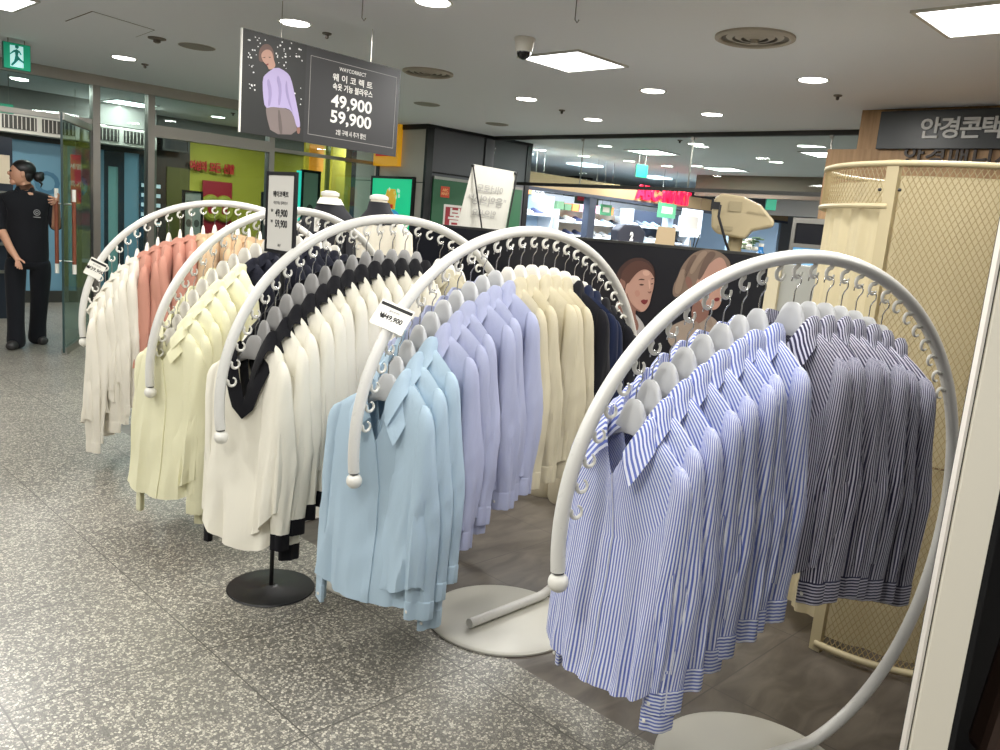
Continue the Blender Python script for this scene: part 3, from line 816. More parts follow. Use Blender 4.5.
for k in range(26): pf(t, disc(rs.uniform(-w_ * .9, w_ * .9), 0, .02, .026, 8), sp_e, rs.uniform(z0 + .1, z1 - .05), 'speck')
text('이벤트', .12, sp_e, t, 0, 0).matrix_local = basis((0, -.003, z1 - .62), (1, 0, 0), (0, 0, 1))
t, w_, z0, z1 = wall_u_thing('blade_sign', 'yellow projecting box sign with a red label on the pale column side', 'sign', (376, 112, 397, 166), 6.60, .06, mat('amber_sign', (240, 176, 40), .45, emit=.45), 'box')
bx('label_panel', mat('red_sign_panel', (214, 40, 36), .5, emit=.3), t, -w_ * .78, w_ * .72, -.012, 0, z0 + .12, z0 + .42)
text('SALE', .1, white_m, t, 0, 0, bold=.003).matrix_local = basis((0, -.014, z0 + .2), (1, 0, 0), (0, 0, 1))
# green poster on the dark side
a, b = PV(433, 178, 7.97), PV(508, 262, 7.97)
t, w_, z0, z1 = poster_on_v('wall_poster', 'dark green poster with an orange square and red block on the dark column side', 'poster', (434, 177, 516, 262), 7.965, mat('dark_green_print', (38, 96, 62), .5), .02)
bx('top_strip', steel, t, -w_, w_, -.01, .02, z1 - .02, z1 + .015)
pp = [on_plane([q], basis(G(uv_of(t.location)[0], 7.963, 0), E1, UZ))[0] for q in ((441, 186), (449, 198), (445, 204), (460, 232), (444, 204), (462, 240))]
pf(t, [(pp[0][0], pp[1][1]), (pp[1][0], pp[1][1]), (pp[1][0], pp[0][1]), (pp[0][0], pp[0][1])], mat('red_orange_print', (206, 72, 40), .5), 0, 'logo_square')
text('ABC\nMART', (pp[0][1] - pp[1][1]) * .34, mat('pale_orange_print', (240, 170, 110), .5), t, 0, 0, bold=.002).matrix_local = basis(((pp[0][0] + pp[1][0]) / 2, -.006, (pp[0][1] + pp[1][1]) / 2), (1, 0, 0), (0, 0, 1))
pf(t, [(pp[4][0], pp[5][1]), (pp[5][0], pp[5][1]), (pp[5][0], pp[4][1]), (pp[4][0], pp[4][1])], white_m, 0, 'white_border')
pf(t, [(pp[4][0] + .03, pp[5][1]), (pp[5][0] - .0, pp[5][1]), (pp[5][0] - .0, pp[4][1] - .03), (pp[4][0] + .03, pp[4][1] - .03)], red_p, 0, 'red_block', -.0045)
tx = text('봄', .26, white_m, t, 0, 0, bold=.006); tx.matrix_local = basis(((pp[4][0] + pp[5][0]) / 2 + .015, -.008, (pp[4][1] + pp[5][1]) / 2 + .04), (1, 0, 0), (0, 0, 1))

# --- glass smoke curtain across the hall (u = 7.8)
w3 = struct('window_3', (0, 0, 0), GA)
U3 = 7.8
bx('top_rail', steel_dark, w3, U3 - .03, U3 + .03, -6, 7.99, 2.555, 2.6); bx('bottom_rail', steel_dark, w3, U3 - .012, U3 + .012, -6, 7.99, 1.99, 2.03)
for k in range(9): bx('pane', pane2, w3, U3 - .004, U3 + .004, 7.98 - 1.5 * (k + 1) + .006, 7.98 - 1.5 * k, 2.03, 2.56)
for k in range(1, 9): bx('joint', steel, w3, U3 - .006, U3 + .006, 7.98 - 1.5 * k - .002, 7.98 - 1.5 * k + .008, 2.03, 2.56)
for k in range(1, 6): MB().tube([(U3 - .03, 7.98 - 1.5 * k, 2.54), (U3 - .01, 7.98 - 1.5 * k, 2.54)], .02, 10).build('clamp', steel, w3)

# --- wood fascia of the optician
wood_m = bpy.data.materials.new('oak_veneer'); wood_m.use_nodes = True
_nt = wood_m.node_tree; _b = _nt.nodes['Principled BSDF']; _tc = _nt.nodes.new('ShaderNodeTexCoord'); _mp = _nt.nodes.new('ShaderNodeMapping'); _mp.inputs['Scale'].default_value = (6, 6, .6)
_nz = _nt.nodes.new('ShaderNodeTexNoise'); _nz.inputs['Scale'].default_value = 5; _nz.inputs['Detail'].default_value = 6; _rp = _nt.nodes.new('ShaderNodeValToRGB')
_rp.color_ramp.elements[0].color = lin((150, 116, 80)) + (1,); _rp.color_ramp.elements[1].color = lin((182, 146, 104)) + (1,); _rp.color_ramp.elements[0].position = .3; _rp.color_ramp.elements[1].position = .7
_nt.links.new(_tc.outputs['Object'], _mp.inputs[0]); _nt.links.new(_mp.outputs[0], _nz.inputs['Vector']); _nt.links.new(_nz.outputs['Fac'], _rp.inputs[0]); _nt.links.new(_rp.outputs[0], _b.inputs['Base Color']); _b.inputs['Roughness'].default_value = .5
U4 = 6.75
wf = struct('wall_fascia', (0, 0, 0), GA)
bx('lower_panel', wood_m, wf, U4, U4 + .25, -4, 3.04, 0, 2.30); bx('upper_panel', wood_m, wf, U4 + .01, U4 + .25, -4, 2.81, 2.30, CZ)
RZU = math.atan2(-E2.y, -E2.x)
t = thing('shop_sign', 'dark shop sign with pale Korean lettering on the wooden fascia', 'sign', tuple(G(U4 - .05, 0, 0)), RZU)
bx('board', mat('charcoal_sign_board', (48, 52, 54), .35), t, -2.64, 1.5, 0, .05, 2.295, 2.575, .004)
letters('안경콘택트', .163, mat('pale_grey_letter', (206, 206, 204), .45), t, -2.26, 2.432, .138, .006, .0035, y=-.008)
t = thing('shop_lettering', 'dark raised Korean lettering on the oak panel below the sign', 'sign', tuple(G(U4 - .02, 0, 0)), RZU)
letters('안경매니저', .165, mat('dark_bronze_letter', (52, 42, 36), .45), t, -2.36, 2.235, .158, .01, .003)

# --- black partition with the women's portrait print (u = 4)
UW = 4.0
wp = struct('wall_partition', (0, 0, 0), GA)
vL, vR = uv_of(PU(409, 230, UW))[1], uv_of(PU(768, 258, UW))[1]
bx('panel', black_wall, wp, UW, UW + .08, vR, vL, 0, 1.425, .003)
bx('cap_strip', steel_dark, wp, UW - .004, UW + .084, vR, vL, 1.425, 1.44)
bx('plinth', steel_dark, wp, UW - .006, UW, vR, vL, 0, .08)
MW = basis(G(UW - .004, 0, 0), -E2, UZ)
pt = thing('portrait_print', 'large dark print of two women on the black partition, one with brown hair, one blonde', 'poster', M=MW)
z_ = .0
A_ = lambda pts: on_plane([(600 + x / 5.86, 240 + y / 5.86) for x, y in pts], MW)
skin1, skin1d = mat('print_skin', (176, 136, 120), .5), mat('print_skin_shadow', (128, 90, 78), .5)
hair1, hair1h = mat('print_brown_hair', (62, 38, 32), .5), mat('print_brown_hair_light', (80, 49, 40), .5)
lip, brow, blush = mat('print_lip', (112, 36, 38), .5), mat('print_brow', (70, 44, 38), .5), mat('print_blush', (172, 126, 110), .5)
hair2, hair2l, hair2d = mat('print_blonde', (122, 102, 88), .5), mat('print_blonde_light', (142, 121, 104), .5), mat('print_blonde_dark', (100, 80, 69), .5)
cloth_p = mat('print_beige_shirt', (150, 134, 120), .5); cloth_w = mat('print_white_shirt', (170, 166, 164), .5); cloth_d = mat('print_shirt_fold', (140, 122, 108), .5)
def pr_(nm, pts, m, k, it=2): flat(nm, smooth_poly(A_(pts), it) if it else A_(pts), m, pt, .0004 + k * .0006, .0005)
pr_('hair', [(92, 245), (100, 185), (150, 125), (212, 100), (275, 112), (318, 158), (325, 220), (318, 260), (230, 330), (150, 330), (118, 290)], hair1, 0)
pr_('shirt', [(85, 380), (110, 350), (170, 400), (225, 450), (262, 500), (270, 560), (200, 570), (150, 470)], cloth_w, 0)
pr_('neck', [(120, 330), (160, 330), (215, 400), (205, 440), (232, 500), (215, 545), (150, 450), (95, 385), (115, 350)], skin1d, 1)
pr_('face', [(160, 250), (185, 195), (235, 165), (285, 160), (315, 195), (320, 240), (314, 285), (300, 335), (293, 372), (275, 405), (250, 424), (215, 415), (178, 385), (158, 340), (146, 295)], skin1, 2)
pr_('face_shadow', [(160, 300), (172, 350), (205, 395), (250, 422), (215, 415), (178, 388), (155, 340)], skin1d, 3)
pr_('ear', [(115, 232), (135, 222), (152, 242), (150, 282), (136, 288), (121, 258)], skin1d, 3)
pr_('hair_front', [(120, 225), (140, 170), (200, 120), (270, 125), (316, 175), (322, 230), (300, 185), (262, 168), (222, 188), (190, 225), (165, 262), (148, 240)], hair1h, 4)
pr_('brow', [(222, 236), (240, 226), (264, 230), (262, 236), (240, 234)], brow, 4, 1); pr_('brow', [(300, 226), (316, 222), (318, 228), (302, 232)], brow, 4, 1)
pr_('eye', [(230, 260), (246, 256), (262, 262), (250, 268), (236, 266)], brow, 4, 1); pr_('eye', [(298, 256), (312, 252), (314, 258), (302, 262)], brow, 4, 1)
pr_('nose_shadow', [(278, 300), (292, 304), (304, 296), (302, 310), (288, 314)], skin1d, 4, 1)
pr_('cheek', [(200, 300), (230, 290), (240, 320), (215, 340)], blush, 3)
pr_('nose_light', [(284, 232), (292, 232), (298, 284), (290, 290)], mat('print_skin_light', (196, 156, 138), .5), 4, 1)
pr_('forehead_light', [(246, 182), (284, 176), (298, 204), (262, 214)], mat('print_skin_light', (196, 156, 138), .5), 3)
pr_('lips', [(238, 357), (256, 347), (270, 351), (283, 348), (281, 363), (267, 379), (250, 374)], lip, 4, 1)
pr_('hair', [(425, 330), (428, 270), (452, 225), (480, 150), (540, 78), (612, 52), (690, 62), (752, 105), (770, 150), (740, 200), (700, 240), (560, 300), (500, 300), (455, 335)], hair2, 0)
pr_('shirt', [(400, 520), (440, 490), (540, 450), (620, 430), (690, 470), (720, 560), (640, 640), (400, 640)], cloth_p, 0)
pr_('neck', [(560, 330), (640, 380), (640, 440), (600, 480), (555, 500), (530, 430)], skin1d, 1)
pr_('face', [(548, 290), (580, 210), (640, 140), (700, 95), (735, 120), (748, 180), (738, 240), (722, 290), (716, 350), (702, 390), (672, 412), (625, 405), (580, 380)], skin1, 2)
pr_('face_shadow', [(560, 310), (590, 370), (640, 402), (672, 412), (620, 405), (570, 375)], skin1d, 3)
pr_('ear', [(498, 225), (520, 210), (540, 235), (540, 285), (515, 285)], skin1d, 3)
for k, (pp_, mm_) in enumerate(((((600, 60), (560, 110), (520, 190), (545, 205), (590, 130), (640, 70)), hair2l), (((640, 62), (600, 130), (570, 230), (590, 235), (640, 140), (690, 75)), hair2d), (((480, 160), (450, 235), (435, 310), (470, 320), (490, 250), (515, 190)), hair2l), (((540, 90), (505, 150), (492, 215), (505, 220), (540, 140), (575, 85)), hair2d))): pr_('hair_strand', pp_, mm_, 3)
pr_('lips', [(668, 345), (690, 335), (704, 340), (700, 356), (680, 362)], lip, 4, 1); pr_('eye', [(668, 218), (690, 212), (704, 220), (688, 228)], brow, 4, 1); pr_('brow', [(664, 196), (690, 186), (712, 192), (690, 196)], brow, 4, 1)
pr_('shirt_fold', [(560, 470), (590, 500), (600, 560), (575, 560), (550, 500)], cloth_d, 2, 1); pr_('shirt_fold', [(640, 440), (668, 500), (640, 520), (618, 460)], cloth_d, 2, 1)

# glossy white end cabinet beside the partition
t = thing('white_cabinet', 'glossy white cabinet closing the right end of the black partition', 'cabinet', tuple(G(UW + .02, vR - .24, 0)), GA)
gw = mat('glossy_grey_white_laminate', (170, 172, 168), .12)
bx('body', gw, t, 0, .5, -.21, .22, .06, 1.40, .006); bx('edge_strip', mat('cream_edge', (214, 204, 176), .5), t, -.02, .0, .165, .232, .0, 1.415); bx('plinth', black_m, t, .03, .48, -.2, .2, 0, .06)
# ------------------------------------------------------------------ things standing behind the partition
# optician's instrument on its table
p = PY(735, 243, 5.0); u, v = uv_of(p)
beige = mat('instrument_beige', (168, 154, 122), .42); beige_d = mat('instrument_beige_dark', (150, 138, 108), .5)
t = grid_box_thing('instrument_table', 'grey table behind the black partition carrying the beige eye instrument', 'table', u, v, 0)
bx('table_top', mat('grey_laminate', (120, 118, 112), .5), t, -.35, .75, -.75, 1.05, 1.28, 1.31, .006)
for a in (-.3, .7):
    for b in (-.68, .98): MB().tube([(a, b, 0), (a, b, 1.28)], .02, 10).build('leg', steel, t)
t = thing('eye_instrument', 'beige eye-testing instrument with a black cable behind the black partition', 'instrument', (p.x, p.y, 1.31), 0)
MB().prism([(-.13, -.1), (.15, -.1), (.17, .1), (-.13, .12)], 0, .13).build('base', beige, t, smooth=False, bevel=.01)
MB().lathe([(.05, .12), (.045, .16), (.05, .25)], 20).build('neck', beige_d, t)
prof = [(-.17, .37), (-.16, .455), (-.12, .485), (.02, .475), (.14, .43), (.235, .34), (.23, .305), (.10, .27), (.06, .215), (-.12, .235), (-.16, .27)]
hd = MB().prism(prof, -.13, .13, M=Matrix(((1, 0, 0, 0), (0, 0, 1, 0), (0, 1, 0, 0), (0, 0, 0, 1)))).build('head', beige, t, smooth=False, bevel=.014)
hd.rotation_euler = (0, 0, R_(-18)); t.scale = (.88, .88, .93)
for nm, m_, c_ in (('port', black_m, (-.17, -.12, .385, .43)), ('vent', beige_d, (-.06, .02, .38, .44)), ('vent', beige_d, (-.12, -.02, .26, .285))):
    bx(nm, m_, hd, c_[0], c_[1], -.136, -.128, c_[2], c_[3])
bx('port', black_m, hd, -.182, -.168, -.09, .05, .38, .45)
pf_ = text('REFRACTOR', .022, beige_d, hd, 0, 0); pf_.matrix_local = basis((.12, -.1325, .375), (1, 0, -.1), (.1, 0, 1))
MB().tube([(-.165, -.14, .41), (-.17, -.15, .34), (-.11, -.16, .2), (-.06, -.16, .1), (-.035, -.14, .03)], .009, 8).build('cable', black_m, t)
# tan easel card and clutter along the partition's top
def at_px(px, py, Y): return PY(px, py, Y)
p = at_px(664, 243, 5.0)
t = thing('easel_card', 'tan cardboard easel standing behind the black partition, left of the beige instrument', 'card', (p.x, p.y, 1.31), R_(-8))
MB().prism([(-.065, 0), (.065, 0), (.062, .235), (-.045, .24)], 0, .006, M=Matrix.Rotation(R_(78), 4, 'X')).build('panel', mat('tan_card', (190, 168, 134), .7), t, smooth=False)
MB().prism([(-.05, 0), (.05, 0), (.0, .2)], 0, .006, M=Matrix.Translation((0.03, .11, 0)) @ Matrix.Rotation(R_(110), 4, 'X')).build('strut', mat('dark_card', (70, 62, 56), .7), t, smooth=False)
p = at_px(692, 240, 5.4)
t = thing('pen_cup', 'small grey cup of pens behind the partition by the tan easel', 'cup', (p.x, p.y, 1.31))
MB().lathe([(.03, 0), (.034, .09), (.031, .09), (.028, .01)], 18, capt=False).build('cup', mat('grey_cup', (84, 88, 94), .4), t)
for k in range(3): MB().tube([(0, 0, .01), (.03 * (k - 1) + .02, .01 * k, .17 + .02 * k)], .004, 6).build('pen', black_m if k else white_m, t)
p = at_px(721, 243, 5.0)
t = thing('tissue_box', 'low beige box behind the partition under the instrument cable', 'box', (p.x - .06, p.y - .1, 1.31), GA)
bx('carton', beige, t, -.1, .08, -.06, .06, 0, .05, .006); bx('slot', beige_d, t, -.05, .03, -.02, .02, .05, .052)
p = at_px(761, 248, 5.3)
t = thing('bottle', 'blue water bottle behind the partition right of the beige instrument', 'bottle', (p.x, p.y, 1.31))
MB().lathe([(.034, 0), (.036, .02), (.036, .10), (.03, .12), (.014, .14), (.014, .165)], 20).build('flask', mat('blue_bottle', (30, 120, 190), .25), t)
MB().lathe([(.016, .165), (.016, .185)], 16).build('lid', white_plastic, t)
MB().lathe([(.0365, .04), (.0365, .085)], 20, capb=False, capt=False).build('label_band', white_m, t)
p = at_px(749, 248, 5.6)
t = thing('flower_vase', 'vase of white flowers and leaves behind the partition beside the instrument', 'vase', (p.x, p.y, 1.31))
MB().lathe([(.03, 0), (.045, .05), (.03, .11), (.034, .12)], 20, capt=False).build('vase', white_plastic, t)
rs = random.Random(9); lf = MB(); pt_ = MB()
for k in range(26):
    a = rs.uniform(0, 2 * PI); r_ = rs.uniform(.0, .09); c_ = Vector((r_ * math.cos(a), r_ * math.sin(a), .14 + rs.uniform(0, .09)))
    if k % 3 == 0: pt_.ball(c_, rs.uniform(.016, .026), 10, sz=.7)
    else: lf.ball(c_, rs.uniform(.02, .03), 8, sx=1.3, sz=.25)
lf.build('leaves', mat('leaf_green', (92, 128, 88), .6), t); pt_.build('flowers', mat('white_petal', (236, 236, 226), .6), t)
# white X-banner seen from behind
cor = [(473, 164), (516, 172), (505, 231), (456, 229)]
YB = 6.3
P4 = [PY(x, y, YB + .25 * (i in (1, 2))) for i, (x, y) in enumerate(cor)]
o_ = (P4[2] + P4[3]) / 2; t = thing('banner_stand', 'white fabric banner seen from behind on black crossed rods', 'banner', (o_.x, o_.y, 0), 0)
loc = [q - Vector((o_.x, o_.y, 0)) for q in P4]; low = [loc[3] + (loc[3] - loc[0]) * 1.2, loc[2] + (loc[2] - loc[1]) * 1.2]
rows = []
for i in range(13):
    f_ = i / 12; row = []
    for j in range(13):
        g = j / 12; a = loc[0].lerp(loc[1], g); b = low[0].lerp(low[1], g); q = a.lerp(b, f_); q.y += .012 * math.sin(g * PI) * math.sin(f_ * PI); row.append(q)
    rows.append(row)
mb = MB(); mb.grid(rows); back = [[q + Vector((0, .004, 0)) for q in r] for r in rows]; mb.grid(back, flip=True); mb.build('cloth', fabric('banner_cloth', (196, 194, 184)), t)
rod = mat('black_rod', (24, 24, 24), .4)
cen = (loc[0] + loc[1] + low[0] + low[1]) / 4 + Vector((0, -.05, -.0))
for a, b in ((loc[0], low[1]), (loc[1] + Vector((.012, 0, 0)), low[1] + Vector((.012, 0, 0)))):
    a = a + Vector((0, -.012, 0)); b = b + Vector((0, -.02, 0))
    MB().tube([a, a.lerp(b, .5) + Vector((0, -.03, 0)), b, Vector((b.x, b.y - .05, .01))], .006, 8).build('rod', rod, t)
for q in loc[:2]: MB().ball(q + Vector((0, -.01, -.012)), .014, 10).build('corner_clip', rod, t)
ex = (loc[1] - loc[0]).normalized(); ey = (loc[0] - loc[3]).normalized(); mid = (loc[0] + loc[1] + loc[2] + loc[3]) / 4
ghost = mat('faint_show_through', (160, 158, 152), .7)
for body, sz, dz in (('이너로도', .068, .07), ('"음악의상"', .082, -.02), ('입으세요', .062, -.115)):
    tx = text(body, sz, ghost, t, 0, 0, name='lettering', extrude=.0004, bold=.001); tx.matrix_local = basis(mid + ey * dz + Vector((0, -.004, 0)), ex, ey); tx.scale = (-1, 1, 1)

# two shop mannequins behind the middle racks
def mannequin(px, Yd, label, dress):
    p = PY(px, 205, Yd); t = thing('mannequin', label, 'mannequin', (p.x, p.y, 0), R_(-30))
    skin_c = mat('mannequin_linen', (226, 218, 200), .7)
    MB().lathe([(.17, 0), (.17, .012), (.02, .02)], 30).build('base', steel, t); MB().tube([(0, 0, .015), (0, 0, .75)], .014, 10).build('pole', steel, t)
    def loft(secs, n=28):
        return [[Vector((x + hx * math.cos(2 * PI * k / n), y + hy * math.sin(2 * PI * k / n), z)) for k in range(n)] for z, hx, hy, x, y in secs]
    mb = MB(); R = loft([(.74, .15, .09, 0, 0), (.85, .165, .10, 0, 0), (.98, .125, .085, 0, 0), (1.1, .13, .09, 0, 0), (1.26, .155, .10, 0, -.01), (1.37, .17, .085, 0, 0), (1.43, .14, .065, 0, 0), (1.47, .075, .055, 0, 0), (1.50, .056, .052, 0, -.005), (1.56, .054, .052, 0, -.012), (1.58, .05, .048, 0, -.012)])
    mb.grid(R, closed=True); mb.cap(R[0], True); mb.cap(R[-1]); mb.build('torso', skin_c, t)
    MB().lathe([(.060, 1.565), (.060, 1.585), (.03, 1.597)], 24, M=Matrix.Translation((0, -.012, 0))).build('neck_cap', white_plastic, t)
    return t, loft
t, loft = mannequin(331, 5.5, 'mannequin in a dark jacket with a hang tag, behind the second rack', 0)
jk = mat('dark_jacket_cloth', (24, 25, 32), .8)
R = loft([(.70, .19, .12, 0, 0), (.85, .185, .12, 0, 0), (1.0, .155, .11, 0, 0), (1.15, .165, .115, 0, 0), (1.28, .19, .115, 0, 0), (1.37, .215, .10, 0, 0), (1.43, .185, .088, 0, 0), (1.48, .12, .080, 0, 0), (1.53, .075, .070, 0, -.006)])
mb = MB(); mb.grid(R, closed=True); mb.build('jacket', jk, t)
for s in (1, -1): MB().tube([(s * .17, 0, 1.41), (s * .215, 0, 1.36), (s * .24, -.01, 1.1), (s * .25, -.03, .85), (s * .245, -.05, .74)], [.045, .062, .058, .052, .046], 14).build('sleeve', jk, t)
R = loft([(1.50, .075, .068, 0, -.005), (1.545, .064, .062, 0, -.008), (1.55, .068, .066, 0, -.008), (1.51, .092, .084, 0, -.006)]); mb = MB(); mb.grid(R, closed=True); mb.build('collar', mat('white_shirt_cotton', (228, 224, 214), .8), t)
bx('hang_tag', white_m, t, -.02, .02, -.128, -.124, 1.33, 1.42)
t, loft = mannequin(380, 5.35, 'mannequin in an ivory lace blouse with a black yoke, before the green light box', 0)
lace = fabric('ivory_lace', (220, 214, 198))
R = [[Vector((q.x * (1 + .05 * math.sin(9 * math.atan2(q.y, q.x))), q.y * (1 + .05 * math.sin(9 * math.atan2(q.y, q.x))), q.z)) for q in r] for r in loft([(.66, .22, .15, 0, 0), (.85, .20, .13, 0, 0), (1.05, .17, .11, 0, 0), (1.24, .175, .11, 0, 0), (1.35, .19, .105, 0, 0), (1.41, .18, .09, 0, 0)], 72)]
mb = MB(); mb.grid(R, closed=True); mb.build('blouse', lace, t)
R = loft([(1.405, .186, .096, 0, 0), (1.45, .14, .080, 0, 0), (1.50, .085, .070, 0, -.004), (1.55, .064, .064, 0, -.008)]); mb = MB(); mb.grid(R, closed=True); mb.build('yoke', jk, t)
for s in (1, -1): MB().tube([(s * .15, 0, 1.40), (s * .2, 0, 1.35), (s * .23, -.01, 1.12), (s * .235, -.02, .95)], [.04, .06, .062, .06], 14).build('sleeve', lace, t)

# cream cloth-covered stools between the two near racks
cream_cl = fabric('cream_upholstery', (212, 202, 176))
for (px, py, r_, h_, lb) in ((541, 503, .10, .24, 'small cream fabric storage tub on the floor behind the cream shirts'), (566, 512, .12, .36, 'rounded cream fabric tub on the floor, next to the nearest rack\'s tube')):
    p = PZ(px, py, 0)
    t = thing('storage_tub', lb, 'tub', (p.x + .02, p.y + .18, 0))
    MB().lathe([(r_ * .86, 0), (r_ * .95, .02), (r_, h_ * .5), (r_ * .97, h_ * .9), (r_ * .9, h_)], 36).build('tub', cream_cl, t)
    MB().lathe([(r_ * .985, h_ * .88), (r_ * 1.01, h_ * .92), (r_ * .9, h_ * 1.02), (r_ * .3, h_ * 1.05)], 36).build('lid', cream_cl, t)

# ------------------------------------------------------------------ round mesh fitting cubicle
FC = Vector((1.64, 3.17, 0)); FR = .465; FA = R_(217)
fm = mat('cream_powder_coat', (190, 176, 140), .45); strand_m = mat('mesh_strand_cream', (176, 158, 118), .45)
t = thing('fitting_cubicle', 'round cream fitting cubicle of wire mesh lined with cloth, right of the nearest rack', 'fitting room', tuple(FC))
def cyl(a, r, z): return Vector((r * math.cos(a), r * math.sin(a), z))
A0, A1, AB = FA, FA + R_(190), FA - R_(150)
ZT = 1.80
def arc(a0, a1, r, z, n=60): return [cyl(a0 + (a1 - a0) * k / n, r, z) for k in range(n + 1)]
MB().tube(arc(0, 2 * PI, FR, ZT - .012, 96)[:-1], .010, 10, closed=True).build('top_ring', fm, t)
MB().tube(arc(A0, A1, FR, .03), .014, 10).build('bottom_ring', fm, t)
MB().tube(arc(AB, A0, FR, 1.645), .010, 8).build('band_rail', fm, t)
def strip(a, w, name):
    mb = MB(); rows = []
    for z in (0.0, ZT): rows.append([cyl(a - w, FR + .004, z), cyl(a + w, FR + .004, z), cyl(a + w, FR - .02, z), cyl(a - w, FR - .02, z)])
    mb.grid(rows, closed=True); mb.cap(rows[0], True); mb.cap(rows[1]); return mb.build(name, fm, t, smooth=False)
strip(A0, .045, 'post'); strip(A1, .045, 'post'); strip(AB, .03, 'post')
for da in (.075, -.075):
    for z in (1.70,): MB().ball(cyl(A0 + da, FR + .004, z), .007, 8).build('screw', black_m, t)
def mesh_panel(a0, a1, z0, z1, pitch=.0195, slope=1.75):
    mb = MB(); W = (a1 - a0) * FR; Hh = z1 - z0
    for sgn in (1, -1):
        k = -int(Hh / slope / pitch) - 1
        while k * pitch < W + Hh / slope:
            pts = []; n = max(8, int(Hh / .05))
            for i in range(n + 1):
                z = Hh * i / n; x = k * pitch + sgn * z / slope
                if sgn < 0: x += Hh / slope * 0
                if 0 <= x <= W: pts.append(cyl(a0 + x / FR, FR - .002 + .0012 * sgn, z0 + z))
            if len(pts) > 1: mb.tube(pts, .0015, 4, cap=False)
            k += 1
            if sgn < 0 and k * pitch > W + Hh / slope: break
    return mb
mesh_panel(A0 + .05, A1 - .05, .045, ZT - .02).build('mesh_panel', strand_m, t)
mesh_panel(AB + .03, A0 - .05, 1.65, ZT - .02, pitch=.018).build('mesh_panel', strand_m, t)
cm_ = fabric('cream_curtain_cloth', (206, 194, 160), sheer=.2)
def curtain(a0, a1, r0, z0, z1, waves, amp, n=260, m_=14):
    rows = []
    for i in range(m_ + 1):
        z = z1 + (z0 - z1) * i / m_
        rows.append([cyl(a0 + (a1 - a0) * j / n, r0 + amp * (.5 + .5 * i / m_) * (math.sin(waves * (a1 - a0) * j / n + .5 * math.sin(3.1 * j / n * PI)) + .4 * math.sin(2.3 * waves * (a1 - a0) * j / n + 1.3)), z) for j in range(n + 1)])
    return rows
mb = MB(); mb.grid(curtain(A0 - .02, A1 + .02, FR - .034, .06, ZT - .05, 11, .010)); mb.build('lining', cm_, t)
mb = MB(); mb.grid(curtain(AB, A0 + .0, FR - .030, .10, ZT - .07, 22, .016)); mb.build('curtain', cm_, t)
MB().tube(arc(A0, A1, FR - .012, .78), .004, 6).build('seam_rod', mat('brown_seam', (120, 100, 70), .6), t)

# ------------------------------------------------------------------ white-edged black display fixture at the right edge
t = thing('display_fixture', 'tall white-fronted display fixture with a black recess at the right edge', 'display fixture', (.873, 1.5, 0))
cream_b = mat('cream_laminate', (248, 242, 226), .4)
bx('front_panel', cream_b, t, .007, .083, 0, .03, 0, 1.95, .002); bx('edge_strip', mat('pale_edge_strip', (232, 226, 216), .35), t, -.003, .0025, .002, .018, 0, 1.95)
bx('side_panel', steel_dark, t, .0025, .007, .006, .03, 0, 1.95)
MB().prism([(.02, .03), (.083, .03), (.083, .0), (.095, .0), (.095, .04), (.30, .39), (.286, .39)], 0, 1.95).build('inner_panel', mat('black_velvet', (10, 10, 12), .8), t, smooth=False)
bx('back_panel', black_m, t, .28, .95, .39, .41, 0, 1.95)
for z in (.02, 1.90): bx('shelf', black_m, t, .30, .90, .02, .39, z, z + .03)
MB().tube([(.20, .2, 1.45), (.90, .2, 1.45)], .012, 10).build('rail', black_m, t)
t = thing('hanging_bag', 'dark brown bag inside the black recess at the right edge', 'bag', (1.16, 1.66, 0))
MB().prism([(-.05, .42), (.13, .42), (.12, .70), (-.02, .70)], -.04, .04, M=Matrix(((1, 0, 0, 0), (0, 0, 1, 0), (0, 1, 0, 0), (0, 0, 0, 1)))).build('body', mat('dark_brown_leather', (72, 54, 46), .5), t, smooth=False, bevel=.02)
MB().tube([(0, 0, .70), (.01, 0, .9), (.05, 0, 1.43), (.09, 0, .9), (.1, 0, .70)], .006, 8).build('strap', black_m, t)

# ------------------------------------------------------------------ the freestanding price sign
p = PZ(271, 588, 0)
t = thing('price_sign', 'black floor-standing price sign with a white sheet, between the second and middle racks', 'sign', (p.x, p.y, 0), RZU)
MB().lathe([(.165, 0), (.168, .003), (.165, .007), (.03, .010), (.018, .016)], 48).build('base', black_m, t)
MB().tube([(0, 0, .008), (0, 0, 1.34)], .0085, 12).build('pole', black_m, t)
W_, Z0, Z1 = .088, 1.315, 1.580
sh = bx('sheet', mat('price_sheet', (206, 204, 198), .5), t, -W_, W_, -.018, -.012, Z0, Z1)
f = MB()
for x0, x1, za, zb in ((-W_ - .012, -W_, Z0 - .012, Z1 + .012), (W_, W_ + .012, Z0 - .012, Z1 + .012), (-W_, W_, Z0 - .012, Z0), (-W_, W_, Z1, Z1 + .012)): f.box(x0, x1, -.021, -.010, za, zb)
f.box(-W_, W_, -.012, -.009, Z0, Z1); f.build('frame', black_m, t, smooth=False)
ink = mat('black_ink', (22, 22, 24), .6)
def stx(b_, sz, x, z, bold=0., sx=1.): 
    o = text(b_, sz, ink, sh, 0, 0, extrude=.0003, bold=bold); o.matrix_local = basis((x, -.0186, z), (1, 0, 0), (0, 0, 1)); o.scale = (sx, 1, 1)
stx('웨이코렉트', .023, .0, Z1 - .068, .0007); stx('속옷기능 블라우스', .013, 0, Z1 - .098)
stx('49,900', .036, .008, Z1 - .134, .0010, .85); stx('59,900', .036, .008, Z1 - .172, .0010, .85); stx('₩', .015, -.057, Z1 - .127); stx('₩', .015, -.057, Z1 - .165); stx('자주', .012, 0, Z0 + .016)

